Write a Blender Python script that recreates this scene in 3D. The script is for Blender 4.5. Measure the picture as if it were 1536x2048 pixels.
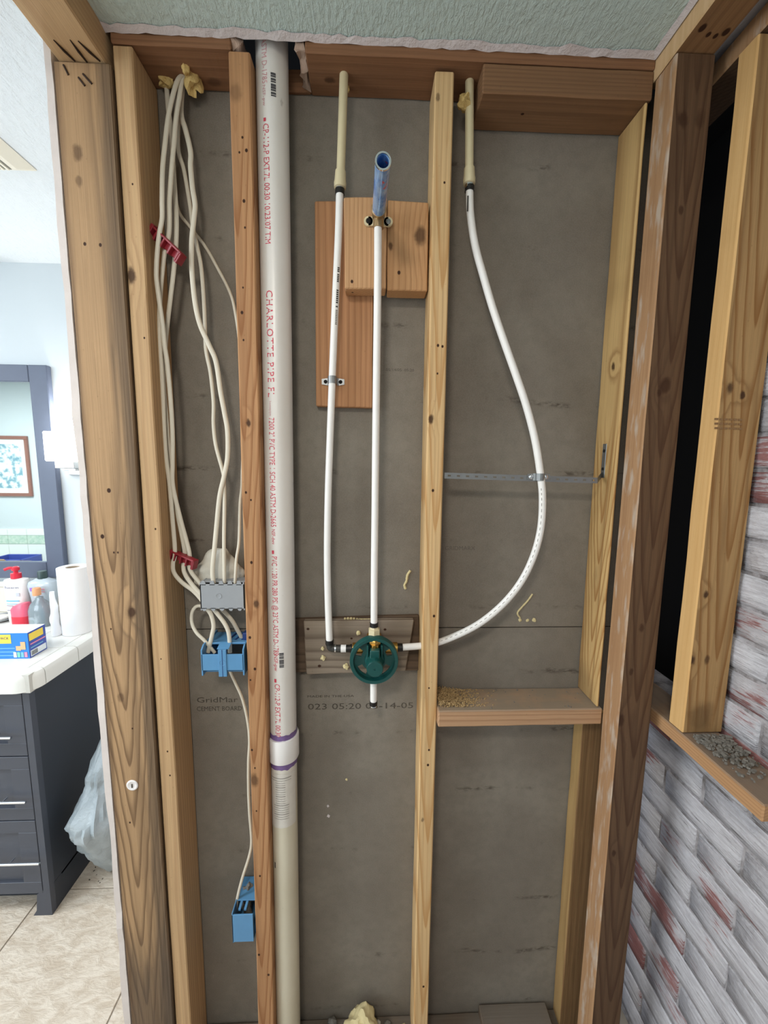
import bpy, bmesh, math, random
from mathutils import Vector, Matrix, noise

for o in list(bpy.data.objects):
    bpy.data.objects.remove(o)
SC = bpy.context.scene
COL = SC.collection
RND = random.Random(7)

# ------------------------------------------------------------------ camera
F_PX = 790.0                                  # focal length in pixels of the 1536 x 2048 frame
CAM = Vector((0.0, -0.853, 1.60))
_d = Vector((-63, 6426, F_PX)).normalized()   # world down, in camera space (x right, y down, z forward)
_e = Vector((-30, -97, F_PX)); _e = (_e - _d * _e.dot(_d)).normalized()
_r = _d.cross(_e)
AX, AY, AZ = _r, _e, -_d                      # world axes in camera space
cam_data = bpy.data.cameras.new('camera')
cam_data.sensor_fit = 'VERTICAL'
cam_data.sensor_height = 36.0
cam_data.lens = F_PX / 2048.0 * 36.0
cam_data.clip_start = 0.01
cam = bpy.data.objects.new('camera', cam_data)
COL.objects.link(cam)
right = Vector((AX.x, AY.x, AZ.x)); down = Vector((AX.y, AY.y, AZ.y)); fwd = Vector((AX.z, AY.z, AZ.z))
M = Matrix((right, -down, -fwd)).transposed().to_4x4()
M.translation = CAM
cam.matrix_world = M
SC.camera = cam

def ray(px, py):
    v = Vector((px - 768, py - 1024, F_PX))
    return Vector((AX.dot(v), AY.dot(v), AZ.dot(v)))
def at(px, py, X=None, Y=None, Z=None):
    """the point of the place seen at a pixel, on a plane of known X, Y or Z"""
    v = ray(px, py)
    for i, q in enumerate((X, Y, Z)):
        if q is not None:
            return CAM + v * ((q - CAM[i]) / v[i])
def mpp(p):
    """metres per pixel at a point"""
    return (p - CAM).dot(fwd) / F_PX

# ------------------------------------------------------------------ light
SC.view_settings.view_transform = 'Standard'
SC.view_settings.look = 'None'
SC.view_settings.gamma = 1.0
SC.view_settings.use_curve_mapping = False
SC.view_settings.exposure = 0.0

world = bpy.data.worlds.new('world'); SC.world = world
world.use_nodes = True
bg = world.node_tree.nodes['Background']
bg.inputs['Color'].default_value = (0.75, 0.85, 1.0, 1)
bg.inputs['Strength'].default_value = 0.6

def area(name, loc, target, size, power, col, shape='DISK', sy=None):
    l = bpy.data.lights.new(name, 'AREA')
    l.shape = shape; l.size = size; l.energy = power; l.color = col
    if sy: l.size_y = sy
    o = bpy.data.objects.new(name, l); COL.objects.link(o)
    o.location = loc
    o.rotation_euler = (Vector(target) - Vector(loc)).to_track_quat('-Z', 'Y').to_euler()
    return o
area('shower_ceiling_light', (-0.30, -1.30, 2.375), (-0.20, -1.0, 0), 0.28, 13, (1.0, 0.93, 0.84))
area('bathroom_ceiling_light', (-1.55, -0.55, 2.395), (-1.45, -0.5, 0), 0.55, 20, (0.90, 0.95, 1.0))
area('bathroom_window_daylight', (-2.6, -1.56, 1.55), (-0.6, 0.3, 1.2), 1.2, 40, (0.80, 0.90, 1.0), 'RECTANGLE', 1.2)
area('mirror_fill_light', (-3.4, -0.3, 2.395), (-3.4, -0.3, 0), 0.5, 62, (0.95, 0.98, 1.0))  # unseen lamp added to brighten what the mirror reflects

# ------------------------------------------------------------------ helpers
def lin(c):
    return tuple(((v / 255) / 12.92 if v / 255 <= 0.04045 else ((v / 255 + 0.055) / 1.055) ** 2.4) for v in c) + (1.0,)

class NT:
    def __init__(self, name):
        self.m = bpy.data.materials.new(name); self.m.use_nodes = True
        self.t = self.m.node_tree; self.b = self.t.nodes['Principled BSDF']
        self.out = self.t.nodes['Material Output']
    def n(self, typ, ins=None, **kw):
        nd = self.t.nodes.new(typ)
        for k, v in kw.items(): setattr(nd, k, v)
        for k, v in (ins or {}).items(): self.s(nd, k, v)
        return nd
    def s(self, nd, k, v):
        i = nd.inputs[k]
        if isinstance(v, bpy.types.NodeSocket): self.t.links.new(v, i)
        elif isinstance(v, bpy.types.Node): self.t.links.new(v.outputs[0], i)
        else: i.default_value = v
    def math(self, op, a, b=None, c=None):
        nd = self.n('ShaderNodeMath', operation=op); self.s(nd, 0, a)
        if b is not None: self.s(nd, 1, b)
        if c is not None: self.s(nd, 2, c)
        return nd.outputs[0]
    def mix(self, f, a, b, mode='MIX'):
        nd = self.n('ShaderNodeMix', data_type='RGBA', blend_type=mode)
        self.s(nd, 0, f); self.s(nd, 6, a); self.s(nd, 7, b)
        return nd.outputs[2]
    def mapr(self, v, a, b, c=0.0, d=1.0, smooth=True):
        nd = self.n('ShaderNodeMapRange', interpolation_type='SMOOTHSTEP' if smooth else 'LINEAR')
        self.s(nd, 0, v); nd.inputs[1].default_value = a; nd.inputs[2].default_value = b
        nd.inputs[3].default_value = c; nd.inputs[4].default_value = d
        return nd.outputs[0]
    def pos(self):
        return self.n('ShaderNodeNewGeometry').outputs['Position']
    def obj(self):
        return self.n('ShaderNodeTexCoord').outputs['Object']
    def mapping(self, v, scale=(1, 1, 1), loc=(0, 0, 0), rot=(0, 0, 0)):
        nd = self.n('ShaderNodeMapping'); self.s(nd, 0, v)
        nd.inputs['Scale'].default_value = scale; nd.inputs['Location'].default_value = loc
        nd.inputs['Rotation'].default_value = rot
        return nd.outputs[0]
    def noise(self, v, scale, detail=3, rough=0.55, dist=0.0):
        nd = self.n('ShaderNodeTexNoise'); self.s(nd, 'Vector', v)
        nd.inputs['Scale'].default_value = scale; nd.inputs['Detail'].default_value = detail
        nd.inputs['Roughness'].default_value = rough; nd.inputs['Distortion'].default_value = dist
        return nd.outputs[0]
    def bump(self, h, strength, dist):
        nd = self.n('ShaderNodeBump'); nd.inputs['Strength'].default_value = strength
        nd.inputs['Distance'].default_value = dist; self.s(nd, 'Height', h)
        self.s(self.b, 'Normal', nd.outputs[0])
    def fin(self, col=None, rough=None, metal=None, spec=None):
        if col is not None: self.s(self.b, 'Base Color', col)
        if rough is not None: self.s(self.b, 'Roughness', rough)
        if metal is not None: self.s(self.b, 'Metallic', metal)
        if spec is not None: self.s(self.b, 'Specular IOR Level', spec)
        return self.m

def plain(name, c, rough=0.5, metal=0.0, var=0.06, scale=30, spec=None, bump=0.0, bscale=200, bdist=0.001, alpha=None, trans=None, sss=None):
    t = NT(name); p = t.pos()
    n = t.noise(p, scale)
    c0 = lin(c); lo = tuple(max(0, v * (1 - var)) for v in c0[:3]) + (1,); hi = tuple(min(1, v * (1 + var)) for v in c0[:3]) + (1,)
    col = t.mix(n, lo, hi)
    if bump: t.bump(t.noise(p, bscale), bump, bdist)
    m = t.fin(col, rough, metal, spec)
    if alpha is not None: t.b.inputs['Alpha'].default_value = alpha
    if trans is not None: t.b.inputs['Transmission Weight'].default_value = trans
    if sss: 
        t.b.inputs['Subsurface Weight'].default_value = sss
        t.b.inputs['Subsurface Radius'].default_value = (0.01, 0.01, 0.01)
    return m

def wood(name, light, dark, axis=2, seed=0.0, spacing=0.007, pith=(0.03, 0.12), dist=5.0, contrast=0.75, stain=None, stain_amt=0.0,
         stain_scale=6.0, knots=(), rough=0.7, tilt=(0.0, 0.0), edge=None, holes=(), stretch=0.05, smear=None, zones=(), arch=None):
    """sawn lumber: growth rings cut by the board, fibres, stains, knots and nail holes"""
    t = NT(name); p = t.pos()
    sc = [1.0, 1.0, 1.0]; sc[axis] = stretch
    perp = [i for i in range(3) if i != axis]
    loc = [0, 0, 0]; loc[perp[0]] = pith[0]; loc[perp[1]] = pith[1]; loc[axis] = seed
    rot = [0, 0, 0]; rot[perp[0]] = tilt[0]; rot[perp[1]] = tilt[1]
    q = t.mapping(p, sc, loc, rot)
    w = t.n('ShaderNodeTexWave', wave_type='RINGS', rings_direction='XYZ'[axis], wave_profile='SAW')
    t.s(w, 'Vector', q)
    w.inputs['Scale'].default_value = 2 * math.pi / (20 * spacing)
    w.inputs['Distortion'].default_value = dist
    w.inputs['Detail'].default_value = 2.0
    w.inputs['Detail Scale'].default_value = 0.35 / 10
    kmask = None; phase = None
    for (kp, kr, ks) in list(knots) + [(h, r, -1) for h, r in holes]:
        v = t.n('ShaderNodeVectorMath', operation='SUBTRACT'); t.s(v, 0, p); v.inputs[1].default_value = tuple(kp)
        s3 = [1, 1, 1]; s3[axis] = 0.62 if ks > 0 else 0.8
        v2 = t.n('ShaderNodeVectorMath', operation='MULTIPLY'); t.s(v2, 0, v.outputs[0]); v2.inputs[1].default_value = s3
        L = t.n('ShaderNodeVectorMath', operation='LENGTH'); t.s(L, 0, v2.outputs[0])
        Lv = L.outputs['Value']
        if ks > 0: Lv = t.math('ADD', Lv, t.math('MULTIPLY', t.math('SUBTRACT', t.noise(p, 0.45 / kr, 3, 0.6), 0.5), kr * 1.1))
        m = t.mapr(Lv, kr * (0.45 if ks > 0 else 0.7), kr * 1.15, abs(ks), 0.0)
        kmask = m if kmask is None else t.math('MAXIMUM', kmask, m)
        if ks >= 0.75:
            ph = t.mapr(Lv, kr * 0.3, kr * 4.0, 7.0, 0.0, False)
            phase = ph if phase is None else t.math('ADD', phase, ph)
    ws = [11.0, 11.0, 11.0]; ws[axis] = 0.9
    wavy = t.math('MULTIPLY', t.noise(t.mapping(p, ws, (seed * 2.3, seed, seed)), 1.0, 3, 0.55), 16.0)
    phase = wavy if phase is None else t.math('ADD', phase, wavy)
    t.s(w, 'Phase Offset', phase)
    ramp = t.n('ShaderNodeValToRGB'); t.s(ramp, 0, w.outputs['Fac'])
    def desat(c, k=0.92):
        g = .3 * c[0] + .59 * c[1] + .11 * c[2]
        return tuple(g + (v - g) * k for v in c[:3]) + (1.0,)
    L_, D_ = desat(lin(light)), desat(lin(dark))
    e = ramp.color_ramp.elements
    e[0].position = 0.0; e[0].color = L_
    e[1].position = 1.0; e[1].color = L_
    a = ramp.color_ramp.elements.new(0.45); a.color = tuple(L_[i] * 0.93 + D_[i] * 0.07 for i in range(3)) + (1,)
    b = ramp.color_ramp.elements.new(0.82); b.color = tuple(L_[i] * (1 - contrast) + D_[i] * contrast for i in range(3)) + (1,)
    col = ramp.outputs[0]
    fs = [330.0, 330.0, 330.0]; fs[axis] = 4.0
    fib = t.noise(t.mapping(p, fs, (seed, seed, seed)), 1.0, 3, 0.6)
    col = t.mix(t.mapr(fib, 0.25, 0.75, 0.0, 0.28), col, D_, 'MULTIPLY') if False else t.mix(t.mapr(fib, 0.35, 0.75, 0.0, 0.42), col, tuple(v * 0.55 for v in L_[:3]) + (1,))
    bs = [7.0, 7.0, 7.0]; bs[axis] = 1.6
    big = t.noise(t.mapping(p, bs, (seed * 1.7, 3 + seed, seed)), 1.0, 4, 0.6)
    col = t.mix(t.mapr(big, 0.35, 0.75, 0.0, 0.45), col, tuple(v for v in tuple(L_[i] * 0.6 + D_[i] * 0.25 for i in range(3))) + (1,))
    if stain:
        ss = [stain_scale * 2.2] * 3; ss[axis] = stain_scale * 0.55
        sn = t.noise(t.mapping(p, ss, (seed + 5, seed * 3, 2)), 1.0, 5, 0.65)
        lo = 0.72 - 0.45 * stain_amt
        col = t.mix(t.mapr(sn, lo, lo + 0.2, 0.0, 0.85), col, lin(stain))
    if arch:                                             # flat-sawn arches: (across axis, centre, steepness, spacing, colour, from, to)
        aax, ac, ak, asp, acol, az0, az1 = arch
        sx = t.n('ShaderNodeSeparateXYZ'); t.s(sx, 0, p)
        wb_ = t.math('MULTIPLY', t.math('SUBTRACT', t.noise(t.mapping(p, [14 if i != axis else 2.0 for i in range(3)], (seed, 1, seed)), 1.0, 3), 0.5), 0.022)
        dx = t.math('ADD', t.math('SUBTRACT', sx.outputs[aax], ac), wb_)
        hyp = t.math('SQRT', t.math('ADD', t.math('MULTIPLY', dx, dx), 0.00006))
        f_ = t.math('FRACT', t.math('MULTIPLY', t.math('ADD', t.math('SUBTRACT', t.math('MULTIPLY', hyp, ak), sx.outputs[axis]), t.math('MULTIPLY', t.math('SUBTRACT', big, 0.5), 0.25)), 1.0 / asp))
        ln_ = t.math('MULTIPLY', t.mapr(f_, 0.45, 0.93), t.mapr(f_, 0.93, 1.0, 1.0, 0.0))
        msk = t.math('MULTIPLY', t.mapr(sx.outputs[axis], az0, az0 + 0.15), t.mapr(sx.outputs[axis], az1 - 0.15, az1, 1.0, 0.0))
        col = t.mix(t.math('MULTIPLY', t.math('MULTIPLY', ln_, msk), 0.8), col, lin(acol))
    for (zax, za, zb, zc, zamt) in zones:                # weathered, dirty or shade-toned zone with a ragged border
        sx = t.n('ShaderNodeSeparateXYZ'); t.s(sx, 0, p)
        zn = t.noise(t.mapping(p, [(26, 26, 26)[i] if i != axis else 2.2 for i in range(3)], (seed, 7, seed)), 1.0, 4, 0.6)
        val = t.math('ADD', sx.outputs[zax], t.math('MULTIPLY', t.math('SUBTRACT', zn, 0.5), abs(zb - za) * 2.4))
        col = t.mix(t.mapr(val, min(za, zb), max(za, zb), *((0.0, zamt) if zb > za else (zamt, 0.0))), col, t.mix(t.mapr(fib, .3, .7), lin(zc), tuple(v * .5 for v in lin(zc)[:3]) + (1,)))
    if smear:
        sn = t.noise(t.mapping(p, (9, 9, 5), (seed, 1, 4), (0.6, 0.5, 0.3)), 3.0, 5, 0.7)
        col = t.mix(t.mapr(sn, smear[1], smear[1] + 0.1, 0.0, 0.75), col, lin(smear[0]))
    specks = t.n('ShaderNodeTexVoronoi'); t.s(specks, 'Vector', t.mapping(p, (55, 55, 38), (seed, seed, 0)))
    specks.inputs['Scale'].default_value = 1.0
    col = t.mix(t.mapr(specks.outputs['Distance'], 0.03, 0.09, 0.22, 0.0), col, tuple(v * 0.4 for v in D_[:3]) + (1,))
    if kmask is not None:
        col = t.mix(kmask, col, lin((58, 34, 20)))
    h = t.math('ADD', t.math('MULTIPLY', w.outputs['Fac'], 0.25), fib)
    if kmask is not None: h = t.math('SUBTRACT', h, t.math('MULTIPLY', kmask, 1.2))
    t.bump(h, 0.35, 0.0012)
    return t.fin(col, rough, 0.0, 0.25)

class MB:
    """collects shapes in world coordinates and builds them into one mesh"""
    def __init__(self): self.bm = bmesh.new()
    def box(self, x0, x1, y0, y1, z0, z1, bev=0.0, seg=1):
        g = bmesh.ops.create_cube(self.bm, size=1.0)
        vs = g['verts']
        for v in vs:
            v.co = Vector((x0 + (v.co.x + .5) * (x1 - x0), y0 + (v.co.y + .5) * (y1 - y0), z0 + (v.co.z + .5) * (z1 - z0)))
        if bev:
            es = list({e for v in vs for e in v.link_edges})
            bmesh.ops.bevel(self.bm, geom=es, offset=bev, segments=seg, affect='EDGES', profile=0.5)
        return self
    def hexa(self, c, bev=0.0):
        """eight corners: bottom four in a ring, then top four"""
        vs = [self.bm.verts.new(p) for p in c]
        fs = [(3, 2, 1, 0), (4, 5, 6, 7), (0, 1, 5, 4), (1, 2, 6, 5), (2, 3, 7, 6), (3, 0, 4, 7)]
        for f in fs: self.bm.faces.new([vs[i] for i in f])
        if bev:
            es = list({e for v in vs for e in v.link_edges})
            bmesh.ops.bevel(self.bm, geom=es, offset=bev, segments=1, affect='EDGES')
        return self
    def ring(self, c, u, v, ru, rv, n):
        return [self.bm.verts.new(c + u * (ru * math.cos(2 * math.pi * i / n)) + v * (rv * math.sin(2 * math.pi * i / n))) for i in range(n)]
    def skin(self, rings, closed=True, cap=True):
        n = len(rings[0])
        for a, b in zip(rings, rings[1:]):
            for i in range(n if closed else n - 1):
                j = (i + 1) % n
                self.bm.faces.new((a[i], a[j], b[j], b[i]))
        if cap:
            self.bm.faces.new(list(reversed(rings[0]))); self.bm.faces.new(rings[-1])
        return self
    def tube(self, pts, r, n=12, ry=None, cap=True, up=None, radii=None):
        pts = [Vector(p) for p in pts]
        rings = []
        ref = Vector(up) if up else None
        for i, p in enumerate(pts):
            t = (pts[min(i + 1, len(pts) - 1)] - pts[max(i - 1, 0)]).normalized()
            if ref is None:
                ref = Vector((0, -1, 0)) if abs(t.y) < 0.9 else Vector((1, 0, 0))
            v = (ref - t * ref.dot(t)).normalized()
            if not up: ref = v
            u = v.cross(t)
            k = radii[i] if radii else r
            rings.append(self.ring(p, u, v, k, (k if ry is None else ry), n))
        return self.skin(rings, cap=cap)
    def lathe(self, base, axis, prof, n=24, cap=True):
        """prof: (distance along axis, radius)"""
        axis = Vector(axis).normalized(); base = Vector(base)
        ref = Vector((1, 0, 0)) if abs(axis.x) < 0.9 else Vector((0, 0, 1))
        v = (ref - axis * ref.dot(axis)).normalized(); u = v.cross(axis)
        return self.skin([self.ring(base + axis * d, u, v, max(r, 1e-5), max(r, 1e-5), n) for d, r in prof], cap=cap)
    def prism(self, poly, axis, a, b):
        """polygon in the other two axes, extruded along axis from a to b"""
        def P(q, w):
            c = [0, 0, 0]; k = [i for i in range(3) if i != axis]
            c[k[0]], c[k[1]], c[axis] = q[0], q[1], w
            return Vector(c)
        A = [self.bm.verts.new(P(q, a)) for q in poly]; B = [self.bm.verts.new(P(q, b)) for q in poly]
        n = len(poly)
        for i in range(n):
            j = (i + 1) % n
            self.bm.faces.new((A[i], A[j], B[j], B[i]))
        self.bm.faces.new(list(reversed(A))); self.bm.faces.new(B)
        return self
    def jitter(self, amt, freq=9.0, seed=0.0):
        for v in self.bm.verts:
            v.co += noise.noise_vector(v.co * freq + Vector((seed, seed * 2, 0))) * amt
        return self
    def rot(self, c, axis, ang):
        bmesh.ops.rotate(self.bm, verts=self.bm.verts, cent=Vector(c), matrix=Matrix.Rotation(ang, 3, axis))
        return self
    def build(self, name, mat, parent=None, smooth=False, origin=None):
        bmesh.ops.recalc_face_normals(self.bm, faces=self.bm.faces)
        co = [v.co for v in self.bm.verts]
        if parent is not None: org = wloc(parent)
        elif origin is not None: org = Vector(origin)
        else:
            lo = [min(c[i] for c in co) for i in range(3)]; hi = [max(c[i] for c in co) for i in range(3)]
            org = Vector(((lo[0] + hi[0]) / 2, (lo[1] + hi[1]) / 2, lo[2]))
        me = bpy.data.meshes.new(name)
        for v in self.bm.verts: v.co -= org
        self.bm.to_mesh(me); self.bm.free()
        if smooth:
            me.polygons.foreach_set('use_smooth', [True] * len(me.polygons))
            me.set_sharp_from_angle(angle=math.radians(42))
        me.materials.append(mat)
        o = bpy.data.objects.new(name, me); COL.objects.link(o)
        if parent is not None: o.parent = parent
        else: o.location = org
        return o

def wloc(o):
    v = Vector(o.location)
    while o.parent is not None:
        o = o.parent; v += Vector(o.location)
    return v
def thing(name, label, cat, loc=(0, 0, 0), group=None):
    o = bpy.data.objects.new(name, None); COL.objects.link(o); o.location = loc
    o.empty_display_size = 0.02
    return tag(o, label, cat, group)
def tag(o, label, cat, group=None, kind=None):
    o['label'] = label; o['category'] = cat
    if group: o['group'] = group
    if kind: o['kind'] = kind
    return o
def struct(o, label=None, cat=None):
    o['kind'] = 'structure'
    if label: o['label'] = label
    if cat: o['category'] = cat
    return o
def spline(pts, k=8):
    pts = [Vector(p) for p in pts]
    P = [pts[0] * 2 - pts[1]] + pts + [pts[-1] * 2 - pts[-2]]
    out = []
    for i in range(1, len(P) - 2):
        for s in range(k):
            t = s / k
            a, b, c, d = P[i - 1], P[i], P[i + 1], P[i + 2]
            out.append(0.5 * ((2 * b) + (c - a) * t + (2 * a - 5 * b + 4 * c - d) * t * t + (3 * b - a - 3 * c + d) * t ** 3))
    out.append(pts[-1])
    return out
def text_mesh(s, spacing=1.0):
    """outline letters as flat triangles: list of points (x, y), faces, width, height"""
    cu = bpy.data.curves.new('letters', 'FONT'); cu.body = s; cu.size = 1.0; cu.space_character = spacing
    cu.resolution_u = 2
    o = bpy.data.objects.new('letters', cu); COL.objects.link(o)
    dg = bpy.context.evaluated_depsgraph_get()
    me = bpy.data.meshes.new_from_object(o.evaluated_get(dg))
    vs = [(v.co.x, v.co.y) for v in me.vertices]; fs = [tuple(p.vertices) for p in me.polygons]
    bpy.data.objects.remove(o); bpy.data.curves.remove(cu); bpy.data.meshes.remove(me)
    x0 = min(v[0] for v in vs); x1 = max(v[0] for v in vs)
    return [(v[0] - x0, v[1]) for v in vs], fs, x1 - x0
def print_on(name, s, fn, length, height, mat, parent, spacing=1.0):
    """prints a line of text through fn(along, up) -> point"""
    vs, fs, w = text_mesh(s, spacing)
    m = MB(); bv = [m.bm.verts.new(fn(x / w * length, y / 0.7 * height)) for x, y in vs]
    for f in fs:
        try: m.bm.faces.new([bv[i] for i in f])
        except ValueError: pass
    o = m.build(name, mat, parent)
    return o

def lumber(name, label, x, y, z, mat, axis=2, cat='stud', group=None, parent=None, bev=0.0025, top=(0, 0), seed=0, wob=0.0012, seg=14):
    """a sawn board: box with eased, slightly wavy edges; top = shift of its far end"""
    m = MB(); m.box(x[0], x[1], y[0], y[1], z[0], z[1])
    lo = (x[0], y[0], z[0])[axis]; hi = (x[1], y[1], z[1])[axis]
    nrm = Vector([1.0 if i == axis else 0.0 for i in range(3)])
    for k in range(1, seg):
        c = Vector((0, 0, 0)); c[axis] = lo + (hi - lo) * k / seg
        bmesh.ops.bisect_plane(m.bm, geom=list(m.bm.verts) + list(m.bm.edges) + list(m.bm.faces), plane_co=c, plane_no=nrm)
    m.bm.edges.ensure_lookup_table()
    es = [e for e in m.bm.edges if len(e.link_faces) == 2 and e.calc_face_angle(0) > 1.0]
    bmesh.ops.bevel(m.bm, geom=es, offset=bev, segments=1, affect='EDGES')
    perp = [i for i in range(3) if i != axis]
    for v in m.bm.verts:
        t = (v.co[axis] - lo) / (hi - lo)
        v.co[perp[0]] += top[0] * t; v.co[perp[1]] += top[1] * t
        n = noise.noise_vector(Vector((v.co.x * 12 + seed, v.co.y * 12, v.co.z * 12)))
        for i in perp: v.co[i] += n[i] * wob
    o = m.build(name, mat, parent)
    if parent is None: tag(o, label, cat, group)
    return o

# ------------------------------------------------------------------ materials
PINK = plain('torn_gypsum', (214, 205, 204), 0.9, var=0.12, scale=60, bump=0.6, bscale=160, bdist=0.003)
WHITE_PL = plain('white_plastic', (236, 232, 228), 0.32, var=0.03)
PEX_M = plain('white_pex', (240, 237, 232), 0.35, var=0.03)
PVC_M = None
CPVC_M = plain('cream_cpvc', (214, 200, 162), 0.4, var=0.07, scale=14)
BLACK = plain('black_ring', (30, 28, 27), 0.4, 0.3)
COPPER = plain('crimp_copper', (60, 44, 36), 0.35, 0.6)
BRASS = plain('brass', (190, 150, 80), 0.28, 1.0)
BRONZE = plain('cast_bronze', (176, 150, 112), 0.35, 0.8)
STEEL = plain('galvanised_steel', (150, 152, 152), 0.4, 0.85, var=0.15, scale=80)
CHROME = plain('chrome', (220, 222, 225), 0.12, 1.0)
TEAL = plain('green_plastic', (14, 72, 68), 0.38, var=0.12)
CABLE = plain('cream_cable', (212, 203, 184), 0.42, var=0.06, scale=12)
RED = plain('red_plastic', (138, 34, 44), 0.45, var=0.12)
BLUE_BOX = plain('blue_box_plastic', (86, 140, 182), 0.5, var=0.08)
GREY_BOX = plain('grey_box_plastic', (150, 153, 156), 0.55, var=0.05)
DARKBLUE = plain('dark_blue_clip', (24, 52, 110), 0.5)
FOAM = plain('yellow_foam', (206, 176, 112), 0.85, var=0.2, scale=50, bump=0.8, bscale=120, bdist=0.004)
PALEFOAM = plain('pale_foam', (212, 196, 148), 0.85, var=0.12, scale=30, bump=0.5, bscale=60, bdist=0.004)
MUD = plain('dried_compound', (206, 200, 186), 0.85, var=0.08, bump=0.5, bscale=70, bdist=0.003)
RUBBLE = plain('grey_rubble', (120, 116, 108), 0.9, var=0.35, scale=40, bump=0.6, bscale=150)
SAWDUST = plain('sawdust', (178, 150, 106), 0.9, var=0.35, scale=160)
INK = plain('black_ink', (48, 44, 40), 0.7)
GREYINK = plain('faded_grey_ink', (84, 77, 68), 0.9, var=0.35, scale=150)
REDINK = plain('red_ink', (206, 62, 82), 0.5, var=0.2, scale=90)
FADEINK = plain('faded_red_ink', (208, 150, 152), 0.5, var=0.2, scale=60)
PURPLE = plain('purple_primer', (118, 92, 142), 0.5, var=0.3, scale=50)
HOLE = plain('dark_hole', (14, 11, 9), 0.9)

def pvc_mat():
    t = NT('pvc_pipe'); p = t.pos()
    n = t.noise(p, 5, 4); c = t.mix(n, lin((216, 208, 198)), lin((232, 228, 222)))
    z = t.n('ShaderNodeSeparateXYZ'); t.s(z, 0, p)
    c = t.mix(t.mapr(z.outputs[2], 0.75, 0.95, 1.0, 0.0), c, t.mix(n, lin((196, 186, 160)), lin((222, 214, 194))))
    sp = t.noise(t.mapping(p, (60, 60, 30)), 1.0, 3)
    c = t.mix(t.mapr(sp, 0.70, 0.78, 0, 0.4), c, lin((120, 110, 100)))
    return t.fin(c, 0.33)
PVC_M = pvc_mat()

def board_mat():
    t = NT('cement_board'); p = t.pos()
    z = t.n('ShaderNodeSeparateXYZ'); t.s(z, 0, p)
    a = t.noise(p, 3.5, 5, 0.6); b = t.noise(p, 42, 4, 0.6); f = t.noise(p, 420, 2)
    c = t.mix(t.mapr(a, 0.3, 0.7), lin((117, 108, 97)), lin((136, 128, 116)))
    c = t.mix(t.mapr(b, 0.35, 0.75, 0, 0.35), c, lin((104, 98, 88)))
    c = t.mix(t.mapr(f, 0.3, 0.7, 0, 0.25), c, lin((148, 142, 132)))
    # trowel lines pressed across the sheet by the rollers
    zz = t.math('ADD', z.outputs[2], t.math('MULTIPLY', t.noise(p, 5, 2), 0.03))
    fr = t.math('ABSOLUTE', t.math('SUBTRACT', t.math('FRACT', t.math('MULTIPLY', zz, 1 / 0.168)), 0.5))
    band = t.mapr(fr, 0.0, 0.06, 1.0, 0.0)
    brk = t.mapr(t.noise(t.mapping(p, (7, 7, 3)), 1.0, 4, 0.7), 0.5, 0.66)
    fine = t.mapr(t.noise(t.mapping(p, (60, 60, 160)), 1.0, 3), 0.4, 0.6)
    sm = t.math('MULTIPLY', t.math('MULTIPLY', band, brk), fine)
    c = t.mix(t.math('MULTIPLY', sm, 0.8), c, lin((72, 64, 54)))
    sc = t.mapr(t.noise(t.mapping(p, (30, 30, 6)), 1.0, 5, 0.75), 0.69, 0.78)
    c = t.mix(t.math('MULTIPLY', sc, 0.45), c, lin((176, 170, 160)))
    t.bump(t.math('SUBTRACT', t.math('ADD', t.math('MULTIPLY', f, 0.5), b), sm), 0.3, 0.0015)
    return t.fin(c, 0.88, 0, 0.2)
BOARD = board_mat()

def texture_paint(name, c1, c2, bs=0.9, sc=55, st=(1, 1, 1)):
    t = NT(name); p = t.pos()
    n = t.noise(t.mapping(p, st, (0, 0, 0), (0, 0, 0.12)), sc, 4, 0.65, 0.25); m = t.mapr(n, 0.35, 0.75)
    c = t.mix(t.noise(p, 3), lin(c1), lin(c2))
    t.bump(m, bs, 0.003)
    return t.fin(c, 0.7, 0, 0.3)
GREEN_CEIL = texture_paint('shower_ceiling_paint', (198, 217, 212), (212, 227, 222), 0.7, 95, (1.5, .6, 1))
WHITE_CEIL = texture_paint('bathroom_ceiling_paint', (222, 230, 236), (230, 236, 240), 0.6, 45, (1.3, .7, 1))
WALL_PAINT = plain('grey_wall_paint', (206, 214, 218), 0.7, var=0.03, scale=3, bump=0.15, bscale=120)
DRYWALL_EDGE = plain('drywall_edge', (226, 216, 210), 0.9, var=0.08, scale=30, bump=0.4, bscale=100)

def floor_mat():
    t = NT('beige_stone_tile'); p = t.pos()
    r = t.n('ShaderNodeObjectInfo').outputs['Random']
    a = t.noise(t.mapping(p, (8, 18, 8), (0, 0, 0), (0, 0, 0.7)), 2.2, 7, 0.68, 0.8)
    b = t.noise(t.mapping(p, (30, 80, 30), (0, 0, 0), (0, 0, 0.75)), 1.6, 5, 0.65)
    c = t.mix(t.mapr(a, 0.35, 0.65), lin((190, 175, 156)), lin((214, 203, 187)))
    c = t.mix(t.mapr(b, 0.58, 0.72, 0, 0.3), c, lin((176, 158, 138)))
    t.bump(t.math('ADD', a, t.math('MULTIPLY', b, 0.6)), 0.6, 0.006)
    return t.fin(c, 0.45)
FLOOR_T = floor_mat()
GROUT = plain('grout', (168, 158, 144), 0.9)

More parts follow.
